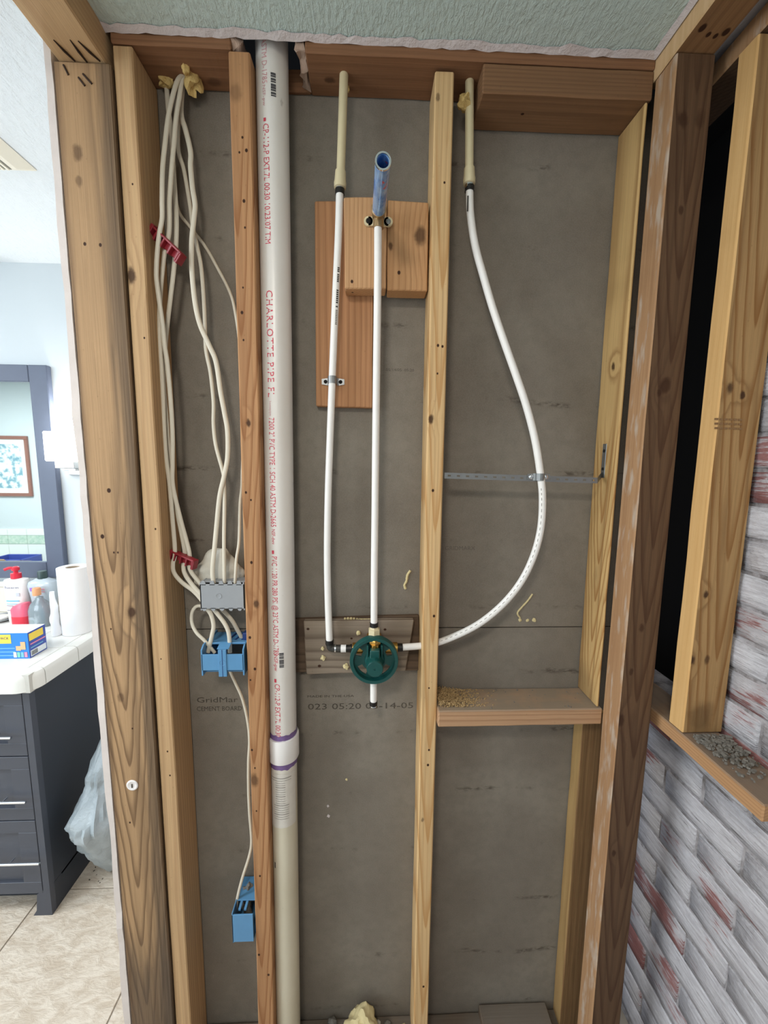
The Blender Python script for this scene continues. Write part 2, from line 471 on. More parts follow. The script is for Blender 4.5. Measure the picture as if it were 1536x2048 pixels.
def brick_mat():
    t = NT('whitewashed_brick'); p = t.pos()
    r = t.n('ShaderNodeObjectInfo').outputs['Random']
    a = t.noise(p, 20, 5, 0.65); s = t.noise(t.mapping(p, (40, 16, 170)), 1.0, 5, 0.7); big = t.noise(p, 5.5, 3)
    red = t.mix(a, lin((128, 66, 62)), lin((160, 104, 98)))
    wht = t.mix(t.mapr(s, 0.35, 0.65), lin((190, 186, 190)), lin((216, 214, 218)))
    v = t.math('ADD', t.math('ADD', t.math('MULTIPLY', s, 0.45), t.math('MULTIPLY', big, 0.75)), t.math('MULTIPLY', r, 0.24))
    c = t.mix(t.mapr(v, 0.775, 0.86, 0.0, 0.9), wht, red)
    c = t.mix(t.mapr(t.noise(t.mapping(p, (20, 9, 110), (3, 1, 2)), 1.0, 6, 0.8), 0.57, 0.70, 0, 0.85), c, lin((92, 86, 86)))
    t.bump(t.math('ADD', s, a), 1.0, 0.006)
    return t.fin(c, 0.85, 0, 0.2)
BRICK = brick_mat()
def mortar_mat():
    t = NT('painted_mortar'); p = t.pos()
    a = t.noise(p, 26, 5, 0.65)
    c = t.mix(t.mapr(a, 0.35, 0.7), lin((176, 172, 174)), lin((104, 98, 95)))
    t.bump(a, 0.9, 0.006)
    return t.fin(c, 0.9, 0, 0.2)
MORTAR = mortar_mat()

# ================================================================== the setting
ZC = 2.41
FLX0, FLX1, FLY0 = -4.8, 0.95, -1.65
fl = MB().box(FLX0, FLX1, FLY0, 1.0, -0.05, -0.004).build('floor', GROUT)
struct(fl, 'beige stone tiled bathroom floor', 'floor')
ty = at(200, 1775, Z=0).y
tile_me = None
for i in range(-6, 2):
    for j in range(-4, 2):
        x0 = -0.74 + 0.46 * i; y0 = ty + 0.46 * j
        x1, y1 = min(x0 + 0.456, FLX1), min(y0 + 0.456, 0.948)
        if x0 >= 0.5 or y1 - y0 < 0.02 or y0 < FLY0 - 0.2: continue
        if y1 - y0 > 0.455 and tile_me:
            o = bpy.data.objects.new('tile', tile_me); COL.objects.link(o); o.parent = fl
            o.location = Vector((x0, y0, 0)) - wloc(fl)
        else:
            o = MB().box(x0, x1, y0, y1, -0.004, 0.0, 0.0012).build('tile', FLOOR_T, fl)
            if y1 - y0 > 0.455:
                off = Vector((x0, y0, 0)) - wloc(fl)
                for v in o.data.vertices: v.co -= off
                o.location = off; tile_me = o.data

struct(MB().box(FLX0, -0.587, FLY0, 1.0, ZC, ZC + 0.03).build('ceiling', WHITE_CEIL), 'pale textured bathroom ceiling', 'ceiling')
ZS = 2.390
# shower ceiling with a ragged torn edge along the back and the right
m = MB(); NX = 70
def cut_y(x):
    g = max(0.0, 1 - ((x + 0.186) / 0.048) ** 2)
    return 0.0 * g + -0.005 + 0.004 * noise.noise(Vector((x * 30, 1, 0))) + 0.004 * noise.noise(Vector((x * 90, 5, 0))) + 0.0
xs = [-0.491 + (0.553 + 0.491) * i / NX for i in range(NX + 1)]
low = [m.bm.verts.new((x, cut_y(x), ZS)) for x in xs]; lowb = [m.bm.verts.new((x, FLY0, ZS)) for x in xs]
hi = [m.bm.verts.new((x, cut_y(x), ZS + 0.013)) for x in xs]
for i in range(NX):
    m.bm.faces.new((low[i], low[i + 1], lowb[i + 1], lowb[i])); m.bm.faces.new((low[i], low[i + 1], hi[i + 1], hi[i]))
gc = struct(m.build('ceiling_shower', GREEN_CEIL), 'pale green textured ceiling board over the shower', 'ceiling')
m = MB()
def cut_i(x): return cut_y(x) - 0.010 - 0.008 * noise.noise(Vector((x * 14, 9, 0))) - 0.006 * noise.noise(Vector((x * 60, 3, 0)))
a = [m.bm.verts.new((x, cut_y(x) + 0.003, ZS - 0.0045 + 0.002 * noise.noise(Vector((x * 70, 2, 2))))) for x in xs]
b = [m.bm.verts.new((x, cut_i(x), ZS - 0.0012)) for x in xs]
c = [m.bm.verts.new((x, cut_y(x) + 0.004, ZS + 0.012)) for x in xs]
for i in range(NX):
    m.bm.faces.new((a[i], a[i + 1], b[i + 1], b[i])); m.bm.faces.new((a[i], c[i], c[i + 1], a[i + 1]))
te = m.build('torn_paper_edge', PINK, gc); te['label'] = 'pinkish torn gypsum edge'
m = MB(); ys = [FLY0 + (-0.004 - FLY0) * i / 60 for i in range(61)]
a = [m.bm.verts.new((0.553, y, ZS - 0.006)) for y in ys]
b = [m.bm.verts.new((0.541 - 0.006 * noise.noise(Vector((0, y * 20, 4))), y, ZS - 0.001)) for y in ys]
for i in range(60): m.bm.faces.new((a[i], a[i + 1], b[i + 1], b[i]))
te = m.build('torn_paper_edge', PINK, gc); te['label'] = 'white torn paper along the right'
# roof space above, closing the gaps
struct(MB().box(-0.60, FLX1, FLY0, 1.0, ZC + 0.06, ZC + 0.09).build('ceiling_deck', HOLE), 'dark underside of the deck above the torn ceiling', 'ceiling')

# bathroom walls
struct(MB().box(FLX0, -0.587, 0.95, 1.0, 0, ZC).build('wall_back', WALL_PAINT), 'pale grey painted wall behind the vanity', 'wall')
struct(MB().box(FLX0 - 0.05, FLX0, FLY0, 1.0, 0, ZC).build('wall_left', WALL_PAINT), 'pale grey wall at the far left of the bathroom', 'wall')
wf = struct(MB().box(FLX0, FLX1, FLY0 - 0.05, FLY0, 0, ZC).build('wall_front', WALL_PAINT), 'pale wall seen in the mirror', 'wall')
# drywall on the bathroom side of the stud wall, seen edge-on beside the first post
m = MB(); nz = 60
ring = []
for i in range(nz + 1):
    z = ZC * i / nz
    e1 = 0.002 * noise.noise(Vector((0, 3, z * 14))); e2 = 0.003 * noise.noise(Vector((4, 0, z * 20)))
    w = 0.0125 + 0.005 * noise.noise(Vector((9, 2, z * 5)))
    ring.append([m.bm.verts.new(v) for v in ((-0.5885 - w - e1, -0.008 + e2, z), (-0.5885, -0.006 + e2, z), (-0.5885, 0.95, z), (-0.5885 - w, 0.95, z))])
m.skin(ring)
struct(m.build('wall_vanity_side', DRYWALL_EDGE), 'white drywall edge beside the wide left post', 'wall')

# cement board behind the studs: two sheets with a seam
zs = at(1170, 1254, Y=0.09).z
wc = bpy.data.objects.new('wall_shower', None); COL.objects.link(wc); wc.location = (0.05, 0.095, 0)
struct(wc, 'grey cement board at the back of the open stud bays', 'wall')
MB().box(-0.58, 0.62, 0.090, 0.103, zs + 0.0012, 2.40, 0.001).build('cement_board', BOARD, wc)
MB().box(-0.58, 0.62, 0.0905, 0.103, 0.0, zs - 0.0012, 0.001).build('cement_board', BOARD, wc)
MB().box(-0.58, 0.62, 0.104, 0.12, 0.0, 2.40).build('backing', HOLE, wc)

# brick wall
XB = 0.752
wb = struct(MB().box(XB + 0.0052, XB + 0.06, -1.65, 0.02, 0, 2.44).box(XB + 0.0052, XB + 0.06, 0.02, 0.60, 0, 1.03).build('wall_right', MORTAR), 'old whitewashed brick wall behind the right framing', 'wall')
variants = []
BL, BH, GAP, CH = 0.200, 0.0592, 0.009, 0.0682
z_ref = at(1400, 1728, X=XB).z
for k in range(6):
    m = MB().box(-0.05, 0.0, -BL / 2, BL / 2, 0, BH)
    bmesh.ops.subdivide_edges(m.bm, edges=m.bm.edges, cuts=2, use_grid_fill=True)
    for v in m.bm.verts:
        n = noise.noise_vector(v.co * 26 + Vector((k * 7.3, 0, 0)))
        v.co += Vector((n.x * 0.0016, n.y * 0.003, n.z * 0.0022))
        if abs(abs(v.co.y) - BL / 2) < 0.006 or v.co.z < 0.004 or v.co.z > BH - 0.004:
            if v.co.x < -0.04: v.co.x += 0.0015
    o = m.build('brick', BRICK, wb); o.location = (0, 0, 0)
    wl = wloc(wb)
    for v in o.data.vertices: v.co += wl
    o.data.polygons.foreach_set('use_smooth', [True] * len(o.data.polygons))
    variants.append(o.data); bpy.data.objects.remove(o)
row0 = -int(z_ref / CH)
nb = 0
for r in range(36):
    z = z_ref + (row0 + r) * CH + GAP / 2
    if z < -0.06 or z > 2.40: continue
    for j in range(-5, 4):
        y = j * (BL + GAP) + (0.105 if r % 2 else 0.0) + 0.03
        if y < -1.0 or y > 0.56 or (y > 0.06 and z > 0.97): continue  # bricks left out above the sill so the gap goes dark
        half = z > 0.97 and y > 0.0
        o = bpy.data.objects.new('brick', RND.choice(variants)); COL.objects.link(o); o.parent = wb
        o.location = Vector((XB + 0.05 + RND.uniform(-0.0015, 0.0015), y + RND.uniform(-.003, .003), z)) - wloc(wb)
        if half: o.scale.y = 0.42; o.location.y -= 0.056
        nb += 1
struct(MB().box(0.60, FLX1, 0.58, 0.60, 0, 2.50).box(FLX1 - .02, FLX1, -0.30, 0.58, 0, 2.50).build('wall_gap_darkener', HOLE), 'dark backing added to blacken the gap behind the corner post', 'wall')  # added black backing; the gap's shade is put into its colour and shape

# ================================================================== framing
def front(px, py, y=0.0): return at(px, py, Y=y)
def holes_on(lst, y, r=0.0022): return [((at(a, b, Y=y)), rr) for a, b, rr in lst]
ZP = 2.370
W1 = wood('wood_wide_post', (186, 148, 104), (96, 74, 54), 2, 1.3, 0.012, (0.56, 0.10), 3.0, 0.6, (110, 86, 64), 0.15, 3.0,
          knots=[(at(264, 1225, Y=-0.006), 0.010, 0.9), (at(242, 1395, Y=-0.006), 0.008, 0.5), (at(155, 305, Y=-0.006), 0.010, 0.6), (at(158, 363, Y=-0.006), 0.007, 0.5)],
          holes=holes_on([(218, 981, .0042), (205, 1073, .0042), (228, 1105, .002), (236, 1105, .002), (222, 1258, .0018), (170, 488, .003), (201, 490, .003), (260, 1645, .0022), (265, 1457, .002)], -0.006),
          tilt=(0.0, 0.014), stretch=0.035,
          zones=[(0, -0.522, -0.500, (112, 92, 72), 0.8), (2, 0.60, 0.20, (92, 78, 66), 0.75), (0, -0.574, -0.584, (120, 92, 68), .6)], arch=(0, -0.545, 11.0, 0.16, (104, 78, 54), 0.10, 1.55))
post = lumber('wall_post', 'wide honey brown post with dark cathedral grain beside the drywall edge', (-0.587, -0.4835), (-0.006, 0.088), (0.038, 2.332), W1, 2, 'post', seed=3)
c = at(265, 1570, Y=-0.006)
pl = MB().lathe(c + Vector((0, 0.002, 0)), (0, -1, 0), [(0, 0.0128), (0.003, 0.0132), (0.0042, 0.012), (0.0045, 0.0095), (0.0035, 0.008)], 24).build('plastic_plug', WHITE_PL, post, True)
pl['label'] = 'round white plastic plug'
MB().box(c.x - 0.0013, c.x + 0.0013, c.y - 0.003, c.y, c.z - 0.005, c.z + 0.004).build('slot', GREYINK, pl)
W2 = wood('wood_second_stud', (204, 166, 118), (158, 116, 76), 2, 4.2, 0.010, (0.35, 0.2), 4.0, 0.5, (150, 108, 70), 0.12, 5.0,
          knots=[(at(262, 552, Y=0), 0.011, 0.9), (at(412, 1790, Y=0.05), 0.03, 0.5), (at(325, 800, Y=.04), 0.006, .3)],
          holes=holes_on([(265, 368, .0018), (289, 676, .002), (311, 1058, .002), (322, 1318, .0015), (335, 1503, .002), (340, 1551, .002)], 0.0), tilt=(0, 0.01))
lumber('wall_stud', 'pale stud right of the wide post, with the red cable clips on its side', (-0.481, -0.4445), (0, 0.0885), (0.038, 2.368), W2, 2, 'stud', 'studs of the shower wall', seed=5)
W3 = wood('wood_third_stud', (190, 140, 92), (140, 92, 56), 2, 7.7, 0.008, (0.2, 0.3), 4.0, 0.5, (120, 84, 54), 0.25, 5.0,
          knots=[(at(497, 845, Y=0), 0.006, 0.9), (at(513, 1208, Y=0), 0.007, 0.8), (at(508, 1560, Y=0), 0.012, 0.7), (at(470, 185, Y=0), 0.014, 0.4)],
          arch=(0, -0.262, 16.0, 0.19, (140, 92, 56), 0.0, 2.3), holes=holes_on([(485, 275, .0022), (479, 305, .002), (493, 301, .003), (488, 402, .003), (490, 455, .002), (486, 575, .0018), (484, 625, .003), (487, 680, .002), (492, 985, .0025), (502, 1000, .002), (503, 1125, .003), (500, 1275, .003), (510, 1338, .003), (501, 1360, .002), (504, 1500, .0025), (510, 1536, .002), (513, 1622, .002), (520, 1752, .0025), (518, 1910, .003), (537, 1950, .003)], 0.0))
lumber('wall_stud', 'orange brown stud pocked with nail holes, left of the large white pipe', (-0.2760, -0.2355), (0, 0.0885), (0.038, 2.368), W3, 2, 'stud', 'studs of the shower wall', top=(0.008, 0), seed=8)
W4 = wood('wood_fourth_stud', (222, 184, 128), (180, 134, 82), 2, 2.9, 0.009, (0.3, 0.25), 4.0, 0.5, (184, 136, 92), 0.25, 3.0,
          knots=[(at(862, 838, Y=0.015), 0.007, 0.9), (at(876, 195, Y=.015), 0.005, 0.6), (at(845, 1640, Y=.015), 0.004, .6)],
          arch=(0, 0.150, 18.0, 0.26, (184, 138, 86), 0.0, 2.3), holes=holes_on([(889, 365, .0022), (876, 691, .0028), (885, 693, .0026), (875, 747, .002), (866, 981, .003), (868, 1232, .003), (858, 1376, .002), (858, 1500, .0025), (856, 1530, .003), (847, 1973, .003)], 0.015))
lumber('wall_stud', 'pale yellow stud between the shower valve and the curved white pipe', (0.1255, 0.1635), (0.015, 0.0885), (0.038, 2.364), W4, 2, 'stud', 'studs of the shower wall', seed=11)
W5 = wood('wood_yellow_stud', (206, 168, 106), (150, 108, 58), 2, 9.1, 0.016, (-0.46, -0.05), 6.0, 0.85, (112, 92, 66), 0.30, 4.0,
          knots=[(at(1227, 733, X=.543), 0.007, 0.9), (at(1165, 1380, X=.543), 0.05, 0.3)], tilt=(0.012, 0), stretch=0.03, arch=(1, 0.040, 9.0, 0.11, (150, 104, 56), 1.0, 1.75))
lumber('wall_stud', 'yellow stud with bold grain at the right end, above the shelf block', (0.5425, 0.5490), (0.002, 0.0885), (1.030, 2.316), W5, 2, 'stud', 'studs of the shower wall', seed=14)
W5b = wood('wood_lower_stud', (196, 160, 100), (140, 102, 58), 2, 12.4, 0.014, (-0.47, -0.06), 6.0, 0.75, (104, 84, 60), 0.30, 4.0, tilt=(0.012, 0), stretch=0.03, zones=[(1, 0.0500, 0.0475, (122, 88, 60), .8)])  # thin zone browns the front face to carry its shade
lumber('wall_stud', 'short yellow and brown stud under the shelf block', (0.5395, 0.597), (0.047, 0.0885), (0.038, 0.986), W5b, 2, 'stud', 'studs of the shower wall', seed=15)
W6 = wood('wood_corner_post', (108, 80, 55), (72, 51, 34), 2, 3.6, 0.009, (-0.5, 0.2), 4.0, 0.55, (84, 62, 44), 0.28, 4.0,
          knots=[(at(1330, 770, Y=-.055), 0.013, 0.8), (at(1366, 240, Y=-.055), 0.011, .7), (at(1400, 240, Y=-.055), 0.011, .5), (at(1240, 1440, Y=-.055), 0.010, 0.8), (at(1227, 1706, Y=-.055), 0.006, .8), (at(1362, 420, Y=-.055), 0.006, .7), (at(1318, 786, Y=-.055), 0.006, .8), (at(1283, 1255, Y=-.055), 0.007, .7), (at(1262, 1342, Y=-.055), 0.006, .7)], arch=(0, 0.60, 10.0, 0.17, (74, 50, 34), 0.0, 2.4))
t6 = W6.node_tree
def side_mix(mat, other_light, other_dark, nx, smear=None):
    """gives the faces that look towards -x a paler colour"""
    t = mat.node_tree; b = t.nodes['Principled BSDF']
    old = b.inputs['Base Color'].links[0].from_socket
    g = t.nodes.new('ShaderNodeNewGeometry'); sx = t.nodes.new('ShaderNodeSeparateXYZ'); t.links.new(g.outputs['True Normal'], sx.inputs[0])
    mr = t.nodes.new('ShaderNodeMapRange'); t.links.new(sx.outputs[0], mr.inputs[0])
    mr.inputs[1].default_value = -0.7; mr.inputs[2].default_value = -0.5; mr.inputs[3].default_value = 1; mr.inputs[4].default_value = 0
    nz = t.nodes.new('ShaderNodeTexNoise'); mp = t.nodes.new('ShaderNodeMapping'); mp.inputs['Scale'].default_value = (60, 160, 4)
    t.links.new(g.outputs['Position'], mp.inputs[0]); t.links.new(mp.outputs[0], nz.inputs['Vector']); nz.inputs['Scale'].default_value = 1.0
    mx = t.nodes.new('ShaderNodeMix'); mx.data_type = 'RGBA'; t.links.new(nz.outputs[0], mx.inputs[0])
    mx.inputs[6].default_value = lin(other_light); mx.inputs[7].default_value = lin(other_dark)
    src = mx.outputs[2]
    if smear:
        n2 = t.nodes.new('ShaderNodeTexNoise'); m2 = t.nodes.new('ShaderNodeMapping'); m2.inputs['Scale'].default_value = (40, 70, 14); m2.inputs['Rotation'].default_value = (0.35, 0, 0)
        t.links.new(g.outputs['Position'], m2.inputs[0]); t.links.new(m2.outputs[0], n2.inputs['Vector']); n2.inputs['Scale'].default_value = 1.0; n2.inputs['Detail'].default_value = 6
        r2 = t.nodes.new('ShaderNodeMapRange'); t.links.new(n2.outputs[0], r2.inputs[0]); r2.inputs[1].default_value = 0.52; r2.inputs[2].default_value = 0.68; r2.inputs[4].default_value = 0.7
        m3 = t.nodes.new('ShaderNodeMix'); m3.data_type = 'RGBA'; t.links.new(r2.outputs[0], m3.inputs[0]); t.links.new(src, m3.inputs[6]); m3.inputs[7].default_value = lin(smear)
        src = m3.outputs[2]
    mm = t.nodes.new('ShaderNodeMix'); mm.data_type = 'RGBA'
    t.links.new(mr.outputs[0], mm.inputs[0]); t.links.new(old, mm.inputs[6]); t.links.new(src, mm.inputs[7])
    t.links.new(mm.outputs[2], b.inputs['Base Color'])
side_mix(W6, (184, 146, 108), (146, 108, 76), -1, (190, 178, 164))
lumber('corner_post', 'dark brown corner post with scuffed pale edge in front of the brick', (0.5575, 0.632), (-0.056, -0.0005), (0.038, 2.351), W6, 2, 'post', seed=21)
W7 = wood('wood_right_stud', (186, 146, 92), (134, 96, 54), 2, 6.1, 0.010, (-0.70, 0.02), 5.0, 0.7, (128, 88, 52), 0.2, 3.0,
          knots=[(at(1485, 790, Y=-.111), .006, .9), (at(1460, 775, Y=-.111), .008, .8), (at(1412, 805, X=.66), .010, .95), (at(1385, 1320, Y=-.111), .007, .9), (at(1414, 1320, Y=-.111), .007, .7), (at(1412, 1190, Y=-.111), .006, .9), (at(1350, 1318, X=.66), .004, .9), (at(1353, 1208, X=.66), .004, .9), (at(1400, 1440, Y=-.111), .03, .5)], arch=(0, 0.715, 13.0, 0.22, (138, 94, 50), 1.0, 2.3))
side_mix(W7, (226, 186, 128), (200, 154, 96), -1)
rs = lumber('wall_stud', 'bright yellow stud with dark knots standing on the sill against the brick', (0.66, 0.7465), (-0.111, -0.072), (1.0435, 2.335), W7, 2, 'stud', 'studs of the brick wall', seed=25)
for k, yy in enumerate((836, 845, 854)):                       # faint grade stamp, illegible
    for q in range(6):
        a = at(1430 + q * 9.5, yy + q * 0.3, Y=-0.1122); b = at(1436.5 + q * 9.5, yy + 4 + q * .3, Y=-0.1122)
        MB().box(a.x, b.x, a.y - 0.0001, a.y + 0.0015, b.z, a.z).build('grade_stamp', GREYINK if False else plain('stamp_ink', (142, 108, 72), .8), rs) if k == 0 and q == 0 else MB().box(a.x, b.x, a.y - 0.0001, a.y + 0.0015, b.z, a.z).build('grade_stamp', bpy.data.materials['stamp_ink'], rs)

WP = wood('wood_top_plate', (146, 102, 68), (108, 70, 44), 0, 5.5, 0.008, (-0.1, -2.2), 4.0, 0.45, (112, 74, 46), 0.2, 3.0,
          knots=[(at(660, 160, Z=ZP), .008, .7), (at(430, 165, Z=ZP), .010, .5), (at(880, 175, Z=ZP), .008, .4)])
tp = thing('top_plate', 'reddish brown top plate notched around the large white pipe', 'beam', (0.03, 0.044, ZP))
def plate_piece(x0, x1, y0, y1, sd): 
    return lumber('plate_board', '', (x0, x1), (y0, y1), (ZP, ZP + 0.042), WP, 0, parent=tp, seed=sd, wob=0.0015)
plate_piece(-0.4835, -0.262, -0.001, 0.0895, 1)
plate_piece(-0.262, -0.125, 0.0795, 0.0895, 2)
plate_piece(-0.125, 0.556, -0.001, 0.0895, 3)
SPL = plain('splinter_wood', (176, 150, 132), .9, var=.25, scale=70)
for x0, x1, y0 in ((-0.262, -0.246, 0.004), (-0.142, -0.125, 0.006)):
    m = MB().box(x0, x1, y0, 0.078, ZP + 0.004, ZP + 0.040)
    bmesh.ops.subdivide_edges(m.bm, edges=m.bm.edges, cuts=4, use_grid_fill=True); m.jitter(0.010, 60, 2)
    tg = m.build('splintered_notch', SPL, tp); tg['label'] = 'pale splintered wood beside the pipe'
WB = wood('wood_nailer', (140, 102, 68), (96, 66, 44), 0, 8.8, 0.007, (-0.1, -2.1), 4.0, 0.5, (96, 68, 46), 0.25, 3.0, holes=[(at(1045, 228, Z=2.318), .003)])
lumber('nailing_block', 'brown nailing block under the right half of the top plate', (0.2165, 0.5555), (0.0, 0.0885), (2.3175, 2.3685), WB, 0, 'block', seed=31)
WH = wood('wood_left_header', (206, 170, 124), (160, 118, 76), 1, 2.2, 0.010, (0.5, -2.0), 4.0, 0.4, (150, 112, 78), 0.12, 3.0)
hd = lumber('header_beam', 'pale header beam running overhead from the top of the wide post', (-0.5785, -0.4915), (-1.65, 0.05), (2.333, 2.409), WH, 1, 'beam', seed=35)
for k, (a, b) in enumerate([((107, 80), (150, 122)), ((140, 80), (174, 124)), ((156, 82), (200, 122))]):
    p0 = at(*a, Z=2.3325); p1 = at(*b, Z=2.3325)
    g = MB().tube([p0, (p0 + p1) / 2 + Vector((0, 0, -0.001)), p1 + Vector((0, 0, -0.0005))], 0.0022, 6, radii=[0.0008, 0.0022, 0.0014]).build('nail', plain('rusty_nail', (58, 44, 36), .6, .5) if k == 0 else bpy.data.materials['rusty_nail'], hd)
for k, (a, b) in enumerate([((127, 130), (137, 150)), ((157, 155), (170, 172)), ((166, 148), (184, 168))]):
    p0 = at(*a, Y=-0.0065); p1 = at(*b, Y=-0.0065)
    MB().tube([p0, p1], 0.0018, 6).build('nail', bpy.data.materials['rusty_nail'], post)
WR = wood('wood_right_plate', (150, 110, 70), (108, 74, 44), 1, 7.1, 0.008, (-0.5, -2.1), 4.0, 0.5, (96, 68, 44), 0.2, 3.0,
          holes=[(at(1405, 57, Z=2.351), .006), (at(1417, 70, Z=2.351), .004), (at(1431, 73, Z=2.351), .004), (at(1452, 65, Z=2.351), .006)])
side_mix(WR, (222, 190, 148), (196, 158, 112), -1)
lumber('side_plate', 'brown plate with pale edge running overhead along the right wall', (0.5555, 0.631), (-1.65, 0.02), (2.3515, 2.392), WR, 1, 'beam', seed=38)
lumber('furring_plate', 'dark plate on top of the yellow stud against the brick', (0.664, 0.742), (-0.62, 0.30), (2.338, 2.376), W6, 1, 'beam', seed=39)
struct(MB().box(0.632, XB + 0.02, FLY0, 0.02, 2.393, 2.405).build('ceiling_strip', PINK), 'strip of grey ceiling board above the brick', 'ceiling')
WS = wood('wood_sill', (196, 150, 102), (150, 100, 62), 1, 3.3, 0.006, (-0.7, -0.95), 3.0, 0.7, (120, 104, 88), 0.25, 3.0)
def top_dust(mat, c, amt=0.85):
    t = mat.node_tree; b = t.nodes['Principled BSDF']; old = b.inputs['Base Color'].links[0].from_socket
    g = t.nodes.new('ShaderNodeNewGeometry'); s = t.nodes.new('ShaderNodeSeparateXYZ'); t.links.new(g.outputs['True Normal'], s.inputs[0])
    n = t.nodes.new('ShaderNodeTexNoise'); n.inputs['Scale'].default_value = 18; n.inputs['Detail'].default_value = 5; t.links.new(g.outputs['Position'], n.inputs['Vector'])
    r = t.nodes.new('ShaderNodeMapRange'); t.links.new(n.outputs[0], r.inputs[0]); r.inputs[1].default_value = .3; r.inputs[2].default_value = .5; r.inputs[3].default_value = 0.6 * amt; r.inputs[4].default_value = amt
    k = t.nodes.new('ShaderNodeMath'); k.operation = 'MULTIPLY'; t.links.new(s.outputs[2], k.inputs[0]); t.links.new(r.outputs[0], k.inputs[1]); k.use_clamp = True
    m = t.nodes.new('ShaderNodeMix'); m.data_type = 'RGBA'; t.links.new(k.outputs[0], m.inputs[0]); t.links.new(old, m.inputs[6]); m.inputs[7].default_value = lin(c)
    t.links.new(m.outputs[2], b.inputs['Base Color'])
top_dust(WS, (124, 112, 100))
lumber('window_sill_board', 'dusty sill board sticking out along the brick under the yellow stud', (0.658, 0.7445), (-0.286, 0.30), (1.010, 1.0425), WS, 1, 'board', seed=41)
WF = wood('wood_shelf_block', (196, 154, 114), (150, 104, 70), 0, 6.3, 0.0055, (0.05, -0.98), 3.0, 0.75, (150, 120, 92), 0.15, 3.0)
top_dust(WF, (142, 128, 110), 0.95)
sh = lumber('blocking_board', 'horizontal shelf block with sawdust on its left end', (0.1645, 0.556), (-0.002, 0.0885), (0.988, 1.0285), WF, 0, 'block', seed=44)
WD = wood('wood_bottom_plate', (124, 104, 84), (84, 66, 50), 0, 9.3, 0.008, (0.05, -0.1), 3.0, 0.5, (86, 78, 70), 0.35, 4.0)
top_dust(WD, (112, 104, 94))
lumber('bottom_plate', 'dusty floor plate under the studs', (-0.5865, 0.632), (-0.03, 0.0885), (0.0, 0.0365), WD, 0, 'beam', seed=47)
a = at(957, 2012, Y=0.086)
lumber('scrap_block', 'dusty scrap block lying on the floor plate at the bottom right', (a.x, 0.515), (0.0, 0.086), (0.0375, 0.0660), WD, 0, 'block', seed=49)

# ================================================================== backing boards
def facing_board(name, label, px, y0, y1, mat, axis=2, seed=0, cat='board', skew=None, bev=0.002):
    """board whose camera-side corners (left-bottom, right-bottom, right-top, left-top) are seen at four pixels"""
    c = [at(p[0], p[1], Y=y0) for p in px]
    back = [Vector((p.x, y1, p.z)) for p in c]
    m = MB().hexa([c[0], c[1], back[1], back[0], c[3], c[2], back[2], back[3]])
    bmesh.ops.subdivide_edges(m.bm, edges=m.bm.edges, cuts=3, use_grid_fill=True)
    bmesh.ops.bevel(m.bm, geom=[e for e in m.bm.edges if len(e.link_faces) == 2 and e.calc_face_angle(0) > 1.0], offset=bev, segments=1, affect='EDGES')
    m.jitter(0.0012, 14, seed)
    return tag(m.build(name, mat), label, cat)
YBK = 0.0705
WK = wood('wood_long_backer', (190, 136, 90), (146, 94, 56), 2, 1.9, 0.0075, (0.3, 0.3), 3.0, 0.6, (150, 104, 66), 0.15, 3.0, stretch=0.04)
facing_board('backing_board', 'long red brown backing board behind the left thin pipe', [(632, 812), (745, 816), (747, 400), (629, 402)], YBK, 0.0895, WK, seed=51)
WK1 = wood('wood_block_a', (206, 158, 108), (162, 110, 68), 2, 5.9, 0.006, (0.4, 0.3), 3.0, 0.6, None, 0, holes=[(at(704, 563, Y=.031), .003), (at(705, 583, Y=.05), .003)], stretch=0.03)
facing_board('mounting_block', 'left of two side by side wood blocks under the blue stub pipe', [(690, 577), (772, 577), (774, 394), (688, 394)], 0.031, 0.0695, WK1, seed=52, cat='block')
WK2 = wood('wood_block_b', (204, 154, 102), (158, 106, 64), 2, 8.1, 0.0065, (0.2, 0.4), 3.0, 0.6, None, 0,
           knots=[(at(840, 470, Y=.038), .014, .75), (at(781, 492, Y=.038), .006, .7)], holes=[(at(798, 545, Y=.038), .0035)], stretch=0.03)
facing_board('mounting_block', 'right wood block with a knot, between the blue stub pipe and pale stud', [(774, 580), (855, 582), (857, 404), (775, 399)], 0.038, 0.078, WK2, seed=53, cat='block')
GW = dict(stain=(96, 84, 72), stain_amt=0.3)
WV0 = wood('wood_weathered_back', (104, 84, 66), (62, 46, 34), 0, 2.4, 0.010, (0.1, -1.2), 3.0, 0.7, (72, 58, 46), 0.3, 4.0)
WV1 = wood('wood_weathered_front', (146, 130, 112), (84, 68, 54), 0, 6.6, 0.013, (0.06, -1.22), 5.0, 0.9, (98, 86, 74), 0.25, 4.0, stretch=0.04,
           knots=[], holes=[(at(639, 1332, Y=.056), .0035), (at(770, 1259, Y=.056), .003), (at(616, 1258, Y=.056), .003), (at(784, 1320, Y=.056), .0035), (at(703, 1277, Y=.056), .0025)])
facing_board('backing_board', 'dark wide board behind the weathered valve board', [(575, 1346), (838, 1341), (838, 1232), (575, 1240)], 0.0735, 0.0895, WV0, 0, seed=54)
facing_board('backing_board', 'grey weathered board that the shower valve is fixed to', [(613, 1350), (811, 1342), (828, 1240), (607, 1243)], 0.056, 0.0725, WV1, 0, seed=55)

